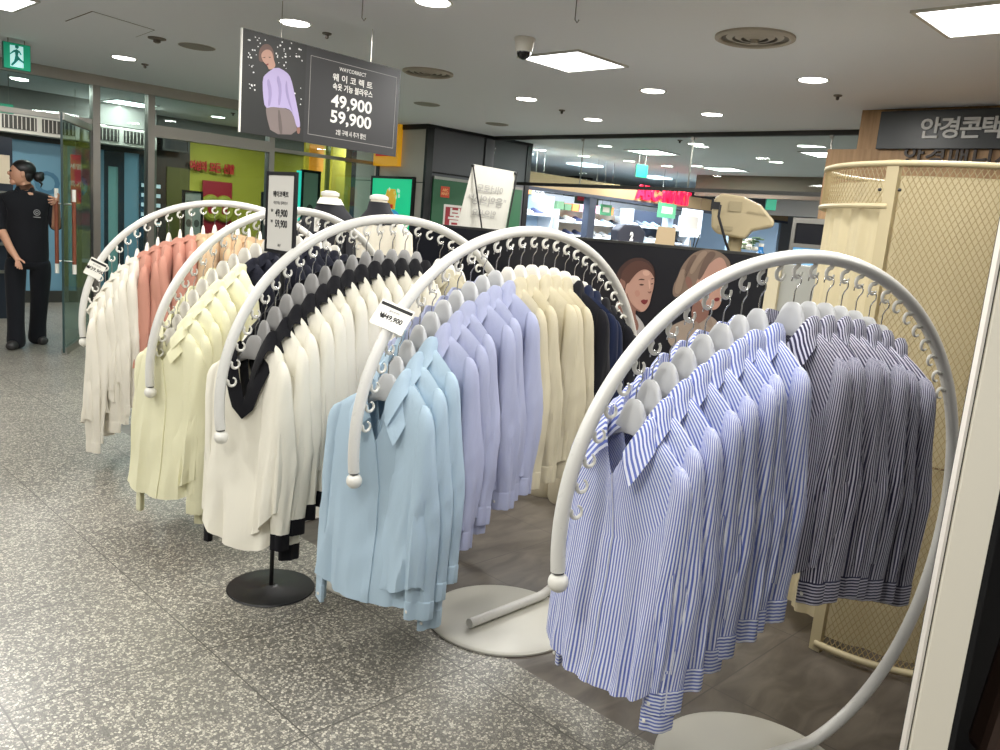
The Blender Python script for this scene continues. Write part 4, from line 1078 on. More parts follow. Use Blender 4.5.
# ------------------------------------------------------------------ price cards clipped to two tubes
def price_card(ri, px, py, label, w, h, body):
    best = None
    for k in range(600):
        a = R_(180 - k * .15); q = racks[ri].matrix_world @ ring_p(a)
        d = q - EYE; x = 500 + F * d.dot(rt) / d.dot(fw); y = 375 - F * d.dot(up) / d.dot(fw)
        e = (x - px) ** 2 + (y - py) ** 2
        if best is None or e < best[0]: best = (e, a)
    a = best[1]; Mr = racks[ri].matrix_world
    tan = (Mr.to_3x3() @ Vector((math.sin(a), 0, -math.cos(a)))) * -1; q = Mr @ ring_p(a); nrm = (EYE - q) * (1 if ri == 0 else .35) + (Mr.to_3x3() @ Vector((math.cos(a), 0, math.sin(a)))) * (0 if ri == 0 else 1.); tan.normalize(); nrm = (nrm - tan * nrm.dot(tan)).normalized(); q = q + nrm * (TUBE + .003)
    if tan.z < 0: tan = -tan
    t = thing('price_card', label, 'price tag', M=basis(q, tan.cross(nrm), tan))
    bx('card', mat('white_card', (232, 230, 222), .25), t, -w / 2, w / 2, -h / 2, h / 2, 0, .0015)
    bx('header_band', ink, t, -w / 2 + .003, w / 2 - .003, h * .30, h * .42, .0015, .002)
    text(body, h * .26, ink, t, 0, -h * .08, .0018, extrude=.0003, bold=.0006)
    text('웨이코렉트', h * .10, mat('grey_ink', (120, 118, 116), .6), t, 0, h * .17, .0018, extrude=.0003)
    MB().tube([(-.012, h * .05, 0), (-.012, h * .05, -.012), (.012, h * .05, -.012), (.012, h * .05, 0)], .002, 6).build('clip', white_plastic, t)
    return t
price_card(3, 391, 318, 'white price card reading 49,900 clipped to the second nearest rack', .118, .085, '₩49,900')
price_card(0, 96, 268, 'small white price card clipped to the farthest rack\'s tube', .085, .095, '₩39,900')

# ------------------------------------------------------------------ hanging price banner
c1, c2 = PY(243, 28, 4.7), PY(401, 70, 5.60); b1, b2 = PY(242.5, 134.5, 4.7), PY(397, 155, 5.60)
zt, zb = (c1.z + c2.z) / 2, (b1.z + b2.z) / 2
c1.z = c2.z = 0; ex = (c2 - c1).normalized(); Ws = (c2 - c1).length
ME_ = basis(Vector((c1.x, c1.y, 0)), ex, UZ)
# the plane is fitted so that its corners fall where the photograph has them
t = thing('hanging_sign', 'dark hanging sign with a model in a lavender blouse and two prices', 'sign', M=ME_)
char = mat('charcoal_print', (40, 40, 42), .5); night = mat('dark_foliage_print', (25, 27, 27), .5)
def sp(pts): return on_plane(pts, ME_)
board = MB().prism([(0, zb), (Ws, zb), (Ws, zt), (0, zt)], -.012, 0).build('board', char, t, smooth=False)
MB().prism([(-.006, zb), (0, zb), (0, zt), (-.006, zt)], -.013, .001).build('edge_strip', white_m, t, smooth=False)
xs = sp([(305, 90)])[0][0]
def sf(nm, pts, m, k, it=0): 
    q = sp(pts); flat(nm, smooth_poly(q, it) if it else q, m, t, .0002 + k * .0006, .0005)
flat('photo_panel', [(0.0, zb + .0), (xs, zb + .0), (xs, zt), (0, zt)], night, t, .0002, .0005)
Z_ = lambda pts: [(240 + x / 6.25, 30 + y / 6.25) for x, y in pts]
sf('trousers', Z_([(160, 490), (170, 470), (300, 490), (345, 540), (360, 655), (195, 650), (165, 540)]), mat('print_taupe', (116, 104, 102), .5), 1, 1)
sf('trouser_fold', Z_([(235, 500), (250, 500), (268, 650), (245, 650)]), mat('print_taupe_dark', (92, 82, 80), .5), 2, 1)
sf('blouse', Z_([(140, 300), (165, 270), (225, 228), (290, 262), (318, 300), (340, 400), (372, 560), (375, 610), (355, 615), (330, 520), (300, 490), (240, 485), (200, 480), (155, 490), (142, 400)]), mat('print_lavender', (168, 156, 196), .5), 2, 1)
sf('sleeve_fold', Z_([(290, 300), (300, 400), (340, 560), (330, 520), (295, 440), (280, 360)]), mat('print_lavender_dark', (144, 132, 174), .5), 3, 1)
sf('blouse_fold', Z_([(180, 300), (200, 380), (190, 470), (172, 480), (180, 400), (165, 320)]), mat('print_lavender_dark', (144, 132, 174), .5), 3, 1)
sf('blouse_fold', Z_([(240, 280), (262, 360), (250, 470), (236, 470), (244, 380), (226, 300)]), mat('print_lavender_dark', (144, 132, 174), .5), 3, 1)
sf('hand', Z_([(352, 610), (376, 605), (372, 650), (356, 648)]), mat('print_skin_shadow', (160, 118, 104), .5), 3, 1)
sf('hair', Z_([(115, 190), (118, 120), (150, 85), (185, 90), (210, 130), (215, 190), (180, 200), (130, 200)]), mat('print_brown_hair_dark', (96, 70, 62), .5), 2, 2)
sf('face', Z_([(128, 150), (160, 118), (198, 130), (208, 180), (225, 232), (180, 252), (172, 225), (140, 195)]), skin1, 3, 2)
sf('lips', Z_([(160, 213), (178, 208), (174, 220), (164, 222)]), lip, 4, 1)
sf('eye', Z_([(136, 172), (156, 168), (156, 176)]), brow, 4, 0); sf('eye', Z_([(174, 168), (194, 168), (184, 176)]), brow, 4, 0)
rs = random.Random(21); mb = MB()
for k in range(150):
    x_ = rs.uniform(248, 303); y_ = rs.uniform(34, 96)
    if 256 < x_ < 300 and y_ > 62 and rs.random() < .85: continue
    if 258 < x_ < 276 and 44 < y_ < 70: continue
    q = sp([(x_, y_ + (x_ - 248) * .20)])[0]
    if not (.01 < q[0] < xs - .01 and zb + .03 < q[1] < zt - .01): continue
    s_ = rs.uniform(.002, .006); mb.prism([(q[0] + s_ * 1.4 * math.cos(a_) * rs.uniform(.5, 1.3), q[1] + s_ * math.sin(a_)) for a_ in [R_(60 * i) for i in range(6)]], .0008, .0011)
mb.build('light_specks', mat('speck_white', (226, 226, 226), .5), t, smooth=False)
pale = mat('sign_pale_ink', (232, 230, 224), .5); line_m = mat('sign_line', (150, 148, 144), .5)
x0, x1 = sp([(309, 100)])[0][0], sp([(395, 110)])[0][0]; zz0, zz1 = zb + .05, zt - .05
mb = MB()
for a in ((x0, x1, zz0, zz0 + .003), (x0, x1, zz1 - .003, zz1), (x0, x0 + .003, zz0, zz1), (x1 - .003, x1, zz0, zz1)): mb.prism([(a[0], a[2]), (a[1], a[2]), (a[1], a[3]), (a[0], a[3])], .0006, .0012)
mb.build('border_line', line_m, t, smooth=False)
def stext(body, px, py, hpx, wpx, bold=0.):
    q = sp([(px, py)])[0]; qa = sp([(px, py - hpx / 2), (px, py + hpx / 2)]); hh = qa[0][1] - qa[1][1]; qw = sp([(px - wpx / 2, py), (px + wpx / 2, py)]); ww = qw[1][0] - qw[0][0]
    o = text(body, hh * 1.35, pale, t, q[0], q[1], .0012, extrude=.0003, bold=bold)
    bpy.context.view_layer.update(); d = o.dimensions.x
    if d > 0: o.scale = (ww / d, 1, 1)
stext('WAYCORRECT', 353, 72.5, 4, 27); stext('웨 이 코 렉 트', 353, 82, 6, 40, .0006); stext('속옷 기능 블라우스', 353, 91, 5.6, 40, .0006)
stext('49,900', 352, 105, 12.5, 41, .0022); stext('59,900', 351, 120.5, 12.5, 41, .0022); stext('2벌 구매 시 추가 할인', 351, 135, 4.5, 30)
for x in (.25, Ws - .25): MB().tube([(x, zt, -.006), (x, CZ, -.006)], .0025, 6).build('cord', steel, t)
# ------------------------------------------------------------------ the bright shop beyond the smoke curtain (frontage along v = 8.05)
SV = 8.05
shop_white = mat('shop_white', (222, 230, 238), .4); shop_blue = mat('shop_pale_blue', (170, 196, 220), .45); shop_dark = mat('shop_slate', (54, 62, 78), .5)
tan_f = mat('tan_fascia', (168, 146, 108), .55)
s1 = struct('wall_shopfront', (0, 0, 0), GA)
bx('fascia', tan_f, s1, 8.56, 16.5, SV, SV + .12, 2.04, 2.24); bx('fascia_edge', shop_dark, s1, 8.56, 16.5, SV - .01, SV + .13, 1.995, 2.04)
bx('back', shop_white, s1, 8.56, 16.5, SV + 2.4, SV + 2.5, 0, 2.12); bx('side', shop_blue, s1, 8.54, 8.6, SV + .13, SV + 2.4, 0, 2.12); bx('side', shop_blue, s1, 16.4, 16.5, SV + .13, SV + 2.4, 0, 2.12)
for u in (10.05, 12.2, 14.4): bx('pier', shop_dark if u < 12 else shop_blue, s1, u - .08, u + .08, SV + .0, SV + .12, 0, 2.0)
for u in (9.35, 11.1, 13.2): bx('pillar', mat('pillar_slate', (64, 62, 62), .6), s1, u + .3, u + .75, SV + 3.2, SV + 3.6, 0, CZ); bx('lit_panel', mat('lit_ceiling_panel', (240, 248, 255), .4, emit=4.), s1, u - .25, u + .25, SV + .9, SV + 1.3, 2.57, 2.595)
# red glowing letters
t = grid_box_thing('shop_lettering', 'glowing red shop name on the tan fascia of the far bright shop', 'sign', 11.82, SV - .03, 2.2)
red_g = mat('red_glow', (255, 24, 70), .5, emit=1.6); x_ = -.72
for ch_, wd_ in zip('ABC-MART', (.2, .19, .2, .14, .25, .2, .2, .18)):
    o = text(ch_, .30, red_g, t, 0, 0, name='letter', extrude=.02, bold=.012); o.matrix_local = basis((x_ + wd_ / 2, 0, -.03), (1, 0, 0), (0, 0, 1)); x_ += wd_
# display units with shoes and boxes: each thing its own object
def shoe_mesh():
    secs = []
    for x, w_, h in ((-.12, .028, .055), (-.10, .036, .085), (-.06, .038, .09), (-.02, .038, .07), (.04, .042, .05), (.09, .042, .038), (.125, .030, .026), (.138, .012, .014)):
        secs.append([(x, w_ * math.cos(a) * (1 if math.sin(a) > -.3 else 1.05), max(0, h * (.5 + .5 * math.sin(a)))) for a in [2 * PI * k / 14 for k in range(14)]])
    mb = MB(); mb.grid(secs, closed=True); mb.cap(secs[0], True); mb.cap(secs[-1]); up_ = mb.mesh('upper')
    sm = MB().prism([(-.125, -.034), (.0, -.038), (.09, -.044), (.135, -.02), (.142, 0), (.135, .02), (.09, .044), (0, .038), (-.125, .034)], -.016, .006).mesh('sole', smooth=False)
    return up_, sm
SHOE = shoe_mesh()
shoe_cols = [mat('shoe_white', (228, 230, 234), .5), mat('shoe_navy', (46, 54, 86), .5), mat('shoe_grey', (130, 138, 148), .5), mat('shoe_black', (34, 36, 42), .5), mat('shoe_pale_blue', (150, 186, 214), .5)]
col_names = ['white', 'navy', 'grey', 'black', 'pale blue']
def shoe(loc, rz, ci, label):
    t = thing('shoe', label, 'shoe', loc, rz, 'shoes on display in the far bright shop')
    for me, nm, m in ((SHOE[0], 'upper', shoe_cols[ci]), (SHOE[1], 'sole', shoe_cols[0])):
        o = bpy.data.objects.new(nm, me); C.objects.link(o); o.parent = t
        if not me.materials: me.materials.append(m)
        o.material_slots[0].link = 'OBJECT'; o.material_slots[0].material = m; o.location.z = .016
def gondola(name, label, u0, u1, v, shelves, back_m, top):
    t = grid_box_thing(name, label, 'shelf unit', (u0 + u1) / 2, v, 0); w = (u1 - u0) / 2
    bx('back_panel', back_m, t, -w, w, .30, .33, 0, top); 
    for x in (-w, w - .02): bx('side_panel', shop_white, t, x, x + .02, 0, .33, 0, top)
    for z in shelves: bx('shelf', shop_white, t, -w + .02, w - .02, 0, .30, z - .02, z)
    return t
gondola('shoe_shelf', 'white shoe shelf at the left end of the far bright shop', 8.8, 9.95, SV + .7, (.35, .75, 1.12, 1.40, 1.68), shop_blue, 1.98)
gondola('shoe_shelf', 'wide white shoe shelf with tan back in the middle of the far bright shop', 10.2, 12.1, SV + .8, (.35, .75, 1.12, 1.40, 1.62), mat('tan_back', (206, 186, 164), .5), 1.80)
gondola('shoe_shelf', 'dark-backed white shoe shelf under the glowing red shop name', 12.35, 14.3, SV + .9, (.35, .75, 1.12, 1.40, 1.66), shop_dark, 1.96)
rs = random.Random(12)
for (u0, v, n, names) in ((8.95, SV + .82, 4, 'left shelf'), (10.35, SV + .92, 7, 'middle shelf'), (12.5, SV + 1.02, 7, 'dark-backed shelf')):
    for zi, z in enumerate((1.40, 1.66 if names == 'dark-backed shelf' else (1.62 if names == 'middle shelf' else 1.68))):
        for k in range(n):
            ci = rs.randrange(5)
            shoe(tuple(G(u0 + .25 * k, v, z)), GA - PI / 2 + R_(rs.uniform(-12, 12)), ci, f'{col_names[ci]} shoe, {ORD[k]} from the left, {"upper" if zi else "lower"} board of the far shop\'s {names}')
BOXC = [('teal', (86, 140, 136)), ('white', (226, 230, 234)), ('grey', (120, 126, 134)), ('pink', (206, 150, 160)), ('orange', (206, 128, 70)), ('green', (92, 128, 98))]
for (u0, v, n, z, names) in ((8.9, SV + .88, 5, 1.12, "low board of far left shelf"), (10.32, SV + .98, 9, 1.12, "low board of far middle shelf"), (12.48, SV + 1.08, 9, 1.12, "low board of far dark-backed shelf"), (10.32, SV + .98, 9, 1.80, "top of far middle shelf"), (8.9, SV + .88, 5, 1.98, "top of far left shelf")):
    for k in range(n):
        nm_, c_ = BOXC[rs.randrange(6)]; hh = rs.uniform(.09, .13)
        t = thing('shoe_box', f'{nm_} shoe box, {ORD[k]} from left, {names}', 'box', tuple(G(u0 + .19 * k, v, z)), GA, 'shoe boxes in the far bright shop')
        m_ = mat('box_' + nm_, c_, .5); bx('box', m_, t, -.08, .08, -.1, .1, 0, hh); bx('lid', m_, t, -.083, .083, -.103, .103, hh - .03, hh + .004)
# posters and signs hung in the shop
for (px, v, m, lb, cat) in (((534, 176, 543, 202), SV + .5, shop_white, 'white square sign with blue-black lettering at the left of the far bright shop', 'sign'),
                            ((601, 204, 611, 216), SV + .3, mat('leaf_green_poster', (88, 170, 130), .5), 'green poster hanging low in the middle of the far bright shop', 'poster'),
                            ((576, 187, 598, 206), SV + .2, mat('forest_poster', (52, 66, 62), .5), 'dark poster with a red square hanging in the far bright shop', 'poster'),
                            ((659, 202, 675, 219), SV - .1, mat('leaf_green_poster', (88, 170, 130), .5), 'green and white poster below the glowing red shop name', 'poster'),
                            ((683, 208, 700, 238), SV - .2, mat('white_lit_poster', (240, 248, 255), .4, emit=.9), 'tall white lit poster right of the green and white poster', 'poster')):
    t, w_, z0, z1 = poster_on_v('hanging_poster' if cat == 'poster' else 'hanging_sign', lb, cat, px, v, m, .012)
    for x in (-w_ * .7, w_ * .7): MB().tube([(x, .006, z1), (x, .006, CZ - .002)], .003, 6).build('cord', steel, t)
    if 'lettering' in lb: text('L5', (z1 - z0) * .5, shop_dark, t, 0, 0).matrix_local = basis((0, -.002, (z0 + z1) / 2), (1, 0, 0), (0, 0, 1))
    elif 'red square' in lb: pf(t, [(-w_ * .8, z0 + .05), (-w_ * .25, z0 + .05), (-w_ * .25, z1 - .05), (-w_ * .8, z1 - .05)], red_p, 0, 'red_square'); pf(t, [(w_ * .3, z0 + .02), (w_ * .8, z0 + .02), (w_ * .8, z1 - .1), (w_ * .3, z1 - .1)], mat('olive_poster_print', (130, 138, 100), .5), 0, 'olive_square')
    elif 'green' in lb: pf(t, [(-w_ * .6, z0 + (z1 - z0) * .3), (w_ * .6, z0 + (z1 - z0) * .3), (w_ * .6, z0 + (z1 - z0) * .75), (-w_ * .6, z0 + (z1 - z0) * .75)], white_m, 0, 'white_square')
    else: text('OFF', (z1 - z0) * .12, shop_dark, t, 0, 0).matrix_local = basis((0, -.002, z1 - .1), (1, 0, 0), (0, 0, 1))
# a dark display tote and folded garments seen above the partition
p = PV(628, 232, SV + .2); u, v = uv_of(p)
t = grid_box_thing('tote_bag', 'black tote bag with a white mark on a stand before the far shop', 'bag', u, v, 0)
MB().tube([(0, 0, 0), (0, 0, 1.34)], .02, 8).build('stand', steel, t); MB().lathe([(.18, 0), (.18, .015), (.02, .02)], 24).build('base', steel, t)
MB().prism([(-.36, 1.30), (.36, 1.30), (.40, 1.55), (.22, 1.66), (-.22, 1.66), (-.38, 1.55)], -.08, .08, M=Matrix(((1, 0, 0, 0), (0, 0, 1, 0), (0, 1, 0, 0), (0, 0, 0, 1)))).build('body', mat('black_canvas', (30, 32, 44), .7), t, smooth=False, bevel=.03)
text('2', .18, white_m, t, 0, 0, bold=.01).matrix_local = basis((0, -.082, 1.46), (1, 0, 0), (0, 0, 1))
# the far end of the hall: garment rails, dark shop front, lit counter
def shirt_simple(m):
    mb = MB(); rows = []
    for z, hx, hy in ((0, .03, .02), (-.03, .06, .03), (-.08, .2, .04), (-.14, .22, .05), (-.5, .2, .07), (-.75, .22, .08)):
        rows.append([(hx * math.cos(2 * PI * k / 16), hy * math.sin(2 * PI * k / 16) * (1 + .3 * math.sin(5 * k)), z) for k in range(16)])
    mb.grid(rows, closed=True, flip=True); mb.cap(rows[0]); return mb.mesh('garment')
SME = shirt_simple(None)
far_cols = [('navy', (44, 60, 96)), ('black', (28, 30, 36)), ('pale blue', (130, 170, 206)), ('wine red', (130, 44, 66)), ('white', (214, 222, 232)), ('slate', (70, 86, 110))]
for ri_, (u, v, nm) in enumerate(((13.6, 5.5, 'left'), (14.6, 4.6, 'right'))):
    t = grid_box_thing('garment_rail', f'chrome garment rail far down the hall, {nm} of the two behind the instrument', 'clothes rail', u, v, 0)
    MB().tube([(0, -.75, .02), (0, -.75, 1.75), (0, .75, 1.75), (0, .75, .02)], .016, 8).build('frame', steel, t)
    for y in (-.75, .75): MB().tube([(-.25, y, .02), (.25, y, .02)], .016, 8).build('foot', steel, t)
    for k in range(7):
        nm_, c_ = far_cols[(k * 2 + ri_ * 3 + k // 3) % 6]
        o = bpy.data.objects.new('garment', SME); C.objects.link(o); o.matrix_world = Matrix.Translation(G(u, v - .6 + .2 * k, 1.73)) @ Matrix.Rotation(GA, 4, 'Z')
        m_ = fabric('far_' + nm_.replace(' ', '_'), c_)
        if not SME.materials: SME.materials.append(m_)
        o.material_slots[0].link = 'OBJECT'; o.material_slots[0].material = m_
        tag(o, f'{nm_} garment, {ORD[6 - k]} from the left on the far {nm} garment rail', 'garment', 'garments on the far rails')
# framed screen above a lit blue case
p = PU(812, 240, 6.2); u, v = uv_of(p)
t = thing('display_case', 'glass display case with a dark screen on top, left of the cream cubicle', 'display case', tuple(G(u, v, 0)), RZU)
bx('carcass', mat('grey_case', (150, 146, 136), .4), t, -.16, .18, .02, .45, 0, 1.33); bx('lit_glass', mat('blue_lit_glass', (110, 170, 215), .3, emit=.7), t, -.14, .16, 0, .02, .7, 1.50)
bx('screen', mat('dark_screen', (26, 27, 32), .2), t, -.14, .16, 0, .03, 1.52, 1.68)
f = MB()
for x0, x1, za, zb in ((-.17, -.14, 1.3, 1.72), (.16, .19, 1.3, 1.72), (-.14, .16, 1.68, 1.72), (-.14, .16, 1.495, 1.525)): f.box(x0, x1, -.01, .05, za, zb)
f.build('frame', steel, t, smooth=False)
far_w = struct('wall_shops', (0, 0, 0), GA)
bx('panel', mat('distant_shop_grey_blue', (148, 160, 176), .6), far_w, 17.5, 17.6, -6, 7.9, 0, CZ)
bx('bulkhead', mat('bulkhead_brown', (120, 108, 92), .6), far_w, 12.6, 12.75, -6, 7.9, 2.25, CZ)
bx('bulkhead', mat('bulkhead_grey2', (128, 126, 120), .6), far_w, 15.2, 15.3, 4.9, 7.9, 2.1, CZ)

# ------------------------------------------------------------------ exit signs
exit_g = mat('exit_green', (20, 170, 130), .45, emit=.3); exit_w = mat('exit_white', (190, 240, 240), .45, emit=.8)
def exit_sign(loc, rz, w, h, label, cord, man=True):
    t = thing('exit_sign', label, 'exit sign', loc, rz, 'green exit signs')
    bx('box', mat('exit_casing', (60, 120, 104), .5), t, -w / 2, w / 2, .002, .035, -h / 2, h / 2); bx('face', exit_g, t, -w / 2 + .004, w / 2 - .004, -.002, .002, -h / 2 + .004, h / 2 - .004)
    for x in (-w * .3, w * .3): MB().tube([(x, .018, h / 2), (x, .018, cord)], .004, 6).build('rod', steel, t)
    if man:
        bx('doorway', exit_w, t, -w * .26, w * .22, -.004, -.002, -h / 2 + .02, h * .40)
        k = h / 100.0
        fig = MB(); MM = basis((0, -.0045, 0), (1, 0, 0), (0, 0, 1))
        for pts in ([(-13, 22), (-2, 28), (9, 22), (16, 10), (12, 8), (5, 17), (2, 4), (12, -8), (24, -16), (22, -22), (4, -12), (-4, -22), (-18, -38), (-24, -34), (-12, -18), (-7, 4), (-8, 16), (-18, 10), (-24, 4), (-27, 7), (-20, 15)],): fig.prism([(x * k, y * k) for x, y in pts], 0, .001, M=MM)
        fig.prism(disc(-1 * k, 36 * k, 7 * k, 7 * k, 14), 0, .001, M=MM)
        fig.build('running_figure', mat('exit_figure', (18, 150, 140), .5), t, smooth=False)
    return t
a, b = PV(3, 42, 7.7), PV(31, 71, 7.7); c_ = (a + b) / 2
exit_sign((c_.x, c_.y, c_.z), GA, abs(uv_of(b)[0] - uv_of(a)[0]), a.z - b.z + .02, 'green running-man exit sign hanging at the top left, above the glass front', CZ - c_.z)
c_ = PU(642, 171, 9.6); exit_sign(tuple(c_), RZU + R_(62), .17, .17, 'small green exit sign seen through the smoke curtain, above the red shop name', CZ - c_.z, False)
c_ = PU(771.5, 202, 14.5); exit_sign(tuple(c_), RZU + R_(50), .20, .30, 'small cyan exit sign far down the hall above the garment rails', CZ - c_.z, False)
c_ = PV(3, 108, 10.2); exit_sign(tuple(c_), GA, .2, .10, 'tiny teal exit sign behind the glass at the left edge', CZ - c_.z, False)

# ------------------------------------------------------------------ ceiling fittings
lamp_rim = mat('downlight_rim', (196, 194, 188), .4); lens = mat('downlight_lens', (255, 252, 244), .4, emit=14.)
LR_ME = MB().lathe([(.088, 0), (.105, -.004), (.107, 0), (.107, .004)], 40, capb=False, capt=False).mesh('rim')
LL_ME = MB().lathe([(.089, -.004), (.089, 0)], 40).mesh('lens')
DL = [((124, 58), 'just left of the first smoke detector, before the glass front'), ((295, 23), 'above the hanging price sign'), ((433, 2), 'at the top edge, left of the dome camera'),
      ((526.5, 99), 'below the dome camera'), ((593, 119.5), 'second in front of the smoke curtain, from the left'), ((653, 91), 'to the right below the square panel light'), ((712, 114.5), 'nearest the smoke curtain left of the round vent'),
      ((813, 80), 'right of the round vent'), ((769, 134), 'first behind the smoke curtain, by the oak fascia'), ((656, 136), 'just behind the smoke curtain, above the far panel light'), ((696, 144), 'behind the smoke curtain, above the small green exit sign'),
      ((806, 146), 'behind the smoke curtain, beside the oak fascia corner'), ((776, 162), 'far behind the smoke curtain, above the cyan exit sign'), ((667, 166), 'far behind the smoke curtain, right of the small green exit sign'), ((540, 150), 'behind the smoke curtain, beside the grey column'),
      ((584, 156), 'far behind the smoke curtain, over the left shoe shelf'), ((629, 161), 'far behind the smoke curtain, left of the small green exit sign'), ((59.5, 71), 'behind the glass, right of the running-man exit sign'), ((19, 78.5), 'behind the glass, under the running-man exit sign'),
      ((85, 102), 'behind the glass, above the first air curtain'), ((175, 93), 'behind the glass, left of the hanging price sign'), ((218, 117), 'behind the glass, beside the hanging price sign\'s left edge'), ((124, 124), 'deep in the vestibule, above the second air curtain'), ((190, 133), 'deep in the vestibule, above the black television'),
      ((697, 166), 'far behind the smoke curtain, above the glowing red letters'), ((605, 146), 'behind the smoke curtain, above the middle shoe shelf')]
LAMPS = []
for (px, py), lb in DL:
    p = PZ(px, py, CZ); t = thing('downlight', 'round ceiling downlight ' + lb, 'ceiling light', tuple(p), 0, 'round ceiling downlights')
    for me, nm, m in ((LR_ME, 'rim', lamp_rim), (LL_ME, 'lens', lens)): link(nm, me, m, t)
    LAMPS.append((Vector((p.x, p.y, CZ - .012)), 24 if p.dot(E1) > 7.8 or p.dot(E2) > 8.5 else 18))
PANELS = []
panel_lens = mat('panel_diffuser', (255, 255, 255), .4, emit=11.)
def panel_light(px, py, lb, s=.25, rz=GA, pw=60, p=None):
    p = p or PZ(px, py, CZ); t = thing('panel_light', 'square ceiling panel light ' + lb, 'ceiling light', (p.x, p.y, CZ), rz, 'square ceiling panel lights')
    f = MB()
    for x0, x1, y0, y1 in ((-s - .02, -s, -s - .02, s + .02), (s, s + .02, -s - .02, s + .02), (-s, s, -s - .02, -s), (-s, s, s, s + .02)): f.box(x0, x1, y0, y1, -.012, 0)
    f.build('frame', lamp_rim, t, smooth=False); bx('diffuser', panel_lens, t, -s, s, -s, s, -.008, 0)
    PANELS.append((Vector((p.x, p.y, CZ - .02)), pw))
panel_light(573, 61, 'right of the dome camera'); panel_light(0, 0, 'cut by the right edge above the oak fascia', p=G(4.40, 1.30, CZ)); panel_light(0, 0, 'cut by the top left corner', p=PZ(13, 10.5, CZ) - E1 * .26 - E2 * .26)
panel_light(652, 152, 'behind the smoke curtain'); panel_light(725, 169, 'far behind the smoke curtain, above the instrument'); panel_light(830, 154, 'behind the smoke curtain, partly hidden by the oak fascia'); panel_light(130, 103, 'behind the glass, over the vestibule', pw=22)
panel_light(0, 0, 'at the far end of the hall, above the right garment rail', p=G(14.5, 4.2, CZ)); panel_light(0, 0, 'at the far end of the hall, above the left garment rail', p=G(13.9, 6.1, CZ))
# lights of the same grid over and behind the camera
for u, v in ((1.86, 3.4), (1.86, 1.0), (1.86, -1.4), (-.6, 3.4), (-.6, 1.0), (-.6, 5.9), (4.3, -1.2), (-3., 2.)): PANELS.append((G(u, v, CZ - .02), 46))
for u in (2.9, .4, -2.):
    for v in (2.3, 1.05, -.2, 3.6, 4.8, 6.2):
        if not (u == 2.9 and v > 3): LAMPS.append((G(u, v, CZ - .012), 14))
LAMPS += [(G(6.4, 10.8, CZ - .02), 48), (G(7.8, 10.8, CZ - .02), 34), (G(2.2, 12.8, CZ - .02), 15), (G(9.8, 15, CZ - .02), 25), (G(13, 14, CZ - .02), 25)]  # extra lamps without fittings, added to brighten the lime shop and spaces beyond
SHOPL = [(G(9.4, SV + .5, 2.5), 80), (G(11.2, SV + .5, 2.5), 100), (G(13.2, SV + .5, 2.5), 100)]

def vent(px, py, r, lb):
    p = PZ(px, py, CZ); t = thing('ceiling_vent', lb, 'air vent', tuple(p), 0, 'round ceiling air vents')
    vm, vd = mat('vent_paint', (176, 168, 156), .5), mat('vent_shadow', (112, 106, 98), .7)
    MB().lathe([(r, 0), (r, -.012), (r * .9, -.02), (r * .84, -.012), (r * .84, 0)], 48, capb=False, capt=False).build('rim', vm, t)
    MB().lathe([(r * .86, -.002), (r * .86, 0)], 40).build('backing', vd, t)
    for k, f_ in enumerate((.72, .5, .28)): MB().lathe([(r * f_, -.003), (r * (f_ - .12), -.013 - .002 * k), (r * (f_ - .16), -.011 - .002 * k)], 64, capb=False, capt=False).build('cone', vm, t)
    MB().lathe([(r * .1, -.034), (r * .1, -.004)], 16).build('hub', vm, t)
vent(755, 37, .215, 'large round ceiling vent right of the square panel light'); vent(428, 72, .20, 'round ceiling vent beside the hanging price sign\'s right edge')
def speaker(px, py, r, lb):
    p = PZ(px, py, CZ); t = thing('ceiling_speaker', lb, 'speaker', tuple(p), 0, 'flat round ceiling speakers')
    MB().lathe([(r, 0), (r, -.005), (r * .9, -.008)], 40).build('grille', mat('speaker_grille', (150, 146, 140), .6, bump=.3, bscale=300), t); MB().lathe([(r * 1.04, 0), (r * 1.04, -.003), (r, -.003)], 40, capb=False, capt=False).build('rim', lamp_rim, t)
speaker(197, 46.5, .13, 'flat round ceiling speaker above the hanging price sign\'s left edge'); speaker(427, 104, .13, 'flat round ceiling speaker over the pale column side'); speaker(497, 124, .13, 'flat round ceiling speaker over the dark column side')
def detector(px, py, lb, big=False):
    p = PZ(px, py, CZ); t = thing('smoke_detector', lb, 'smoke detector', tuple(p), 0, 'small ceiling detectors'); s = 2.1 if big else 1
    MB().lathe([(.03 * s, 0), (.03 * s, -.008), (.022 * s, -.012)], 20).build('plate', mat('detector_plate', (120, 112, 104), .6), t)
    MB().lathe([(.012 * s, -.012), (.012 * s, -.03), (.006 * s, -.036)], 14).build('head', mat('detector_head', (70, 62, 56), .5) if not big else mat('detector_plate', (120, 112, 104), .6), t)
for px, py, lb in ((145, 64, 'small dark ceiling sprinkler between the downlight and the hanging sign'), (327, 33, 'small dark ceiling sprinkler above the hanging sign'), (562, 110, 'small dark ceiling sprinkler under the square panel light'), (838, 95, 'small dark ceiling sprinkler left of the oak fascia'), (680, 140, 'small dark sprinkler behind the smoke curtain'), (233, 113, 'small dark sprinkler behind the glass')): detector(px, py, lb)
detector(157, 38, 'round smoke detector beside the ceiling hatch', True)
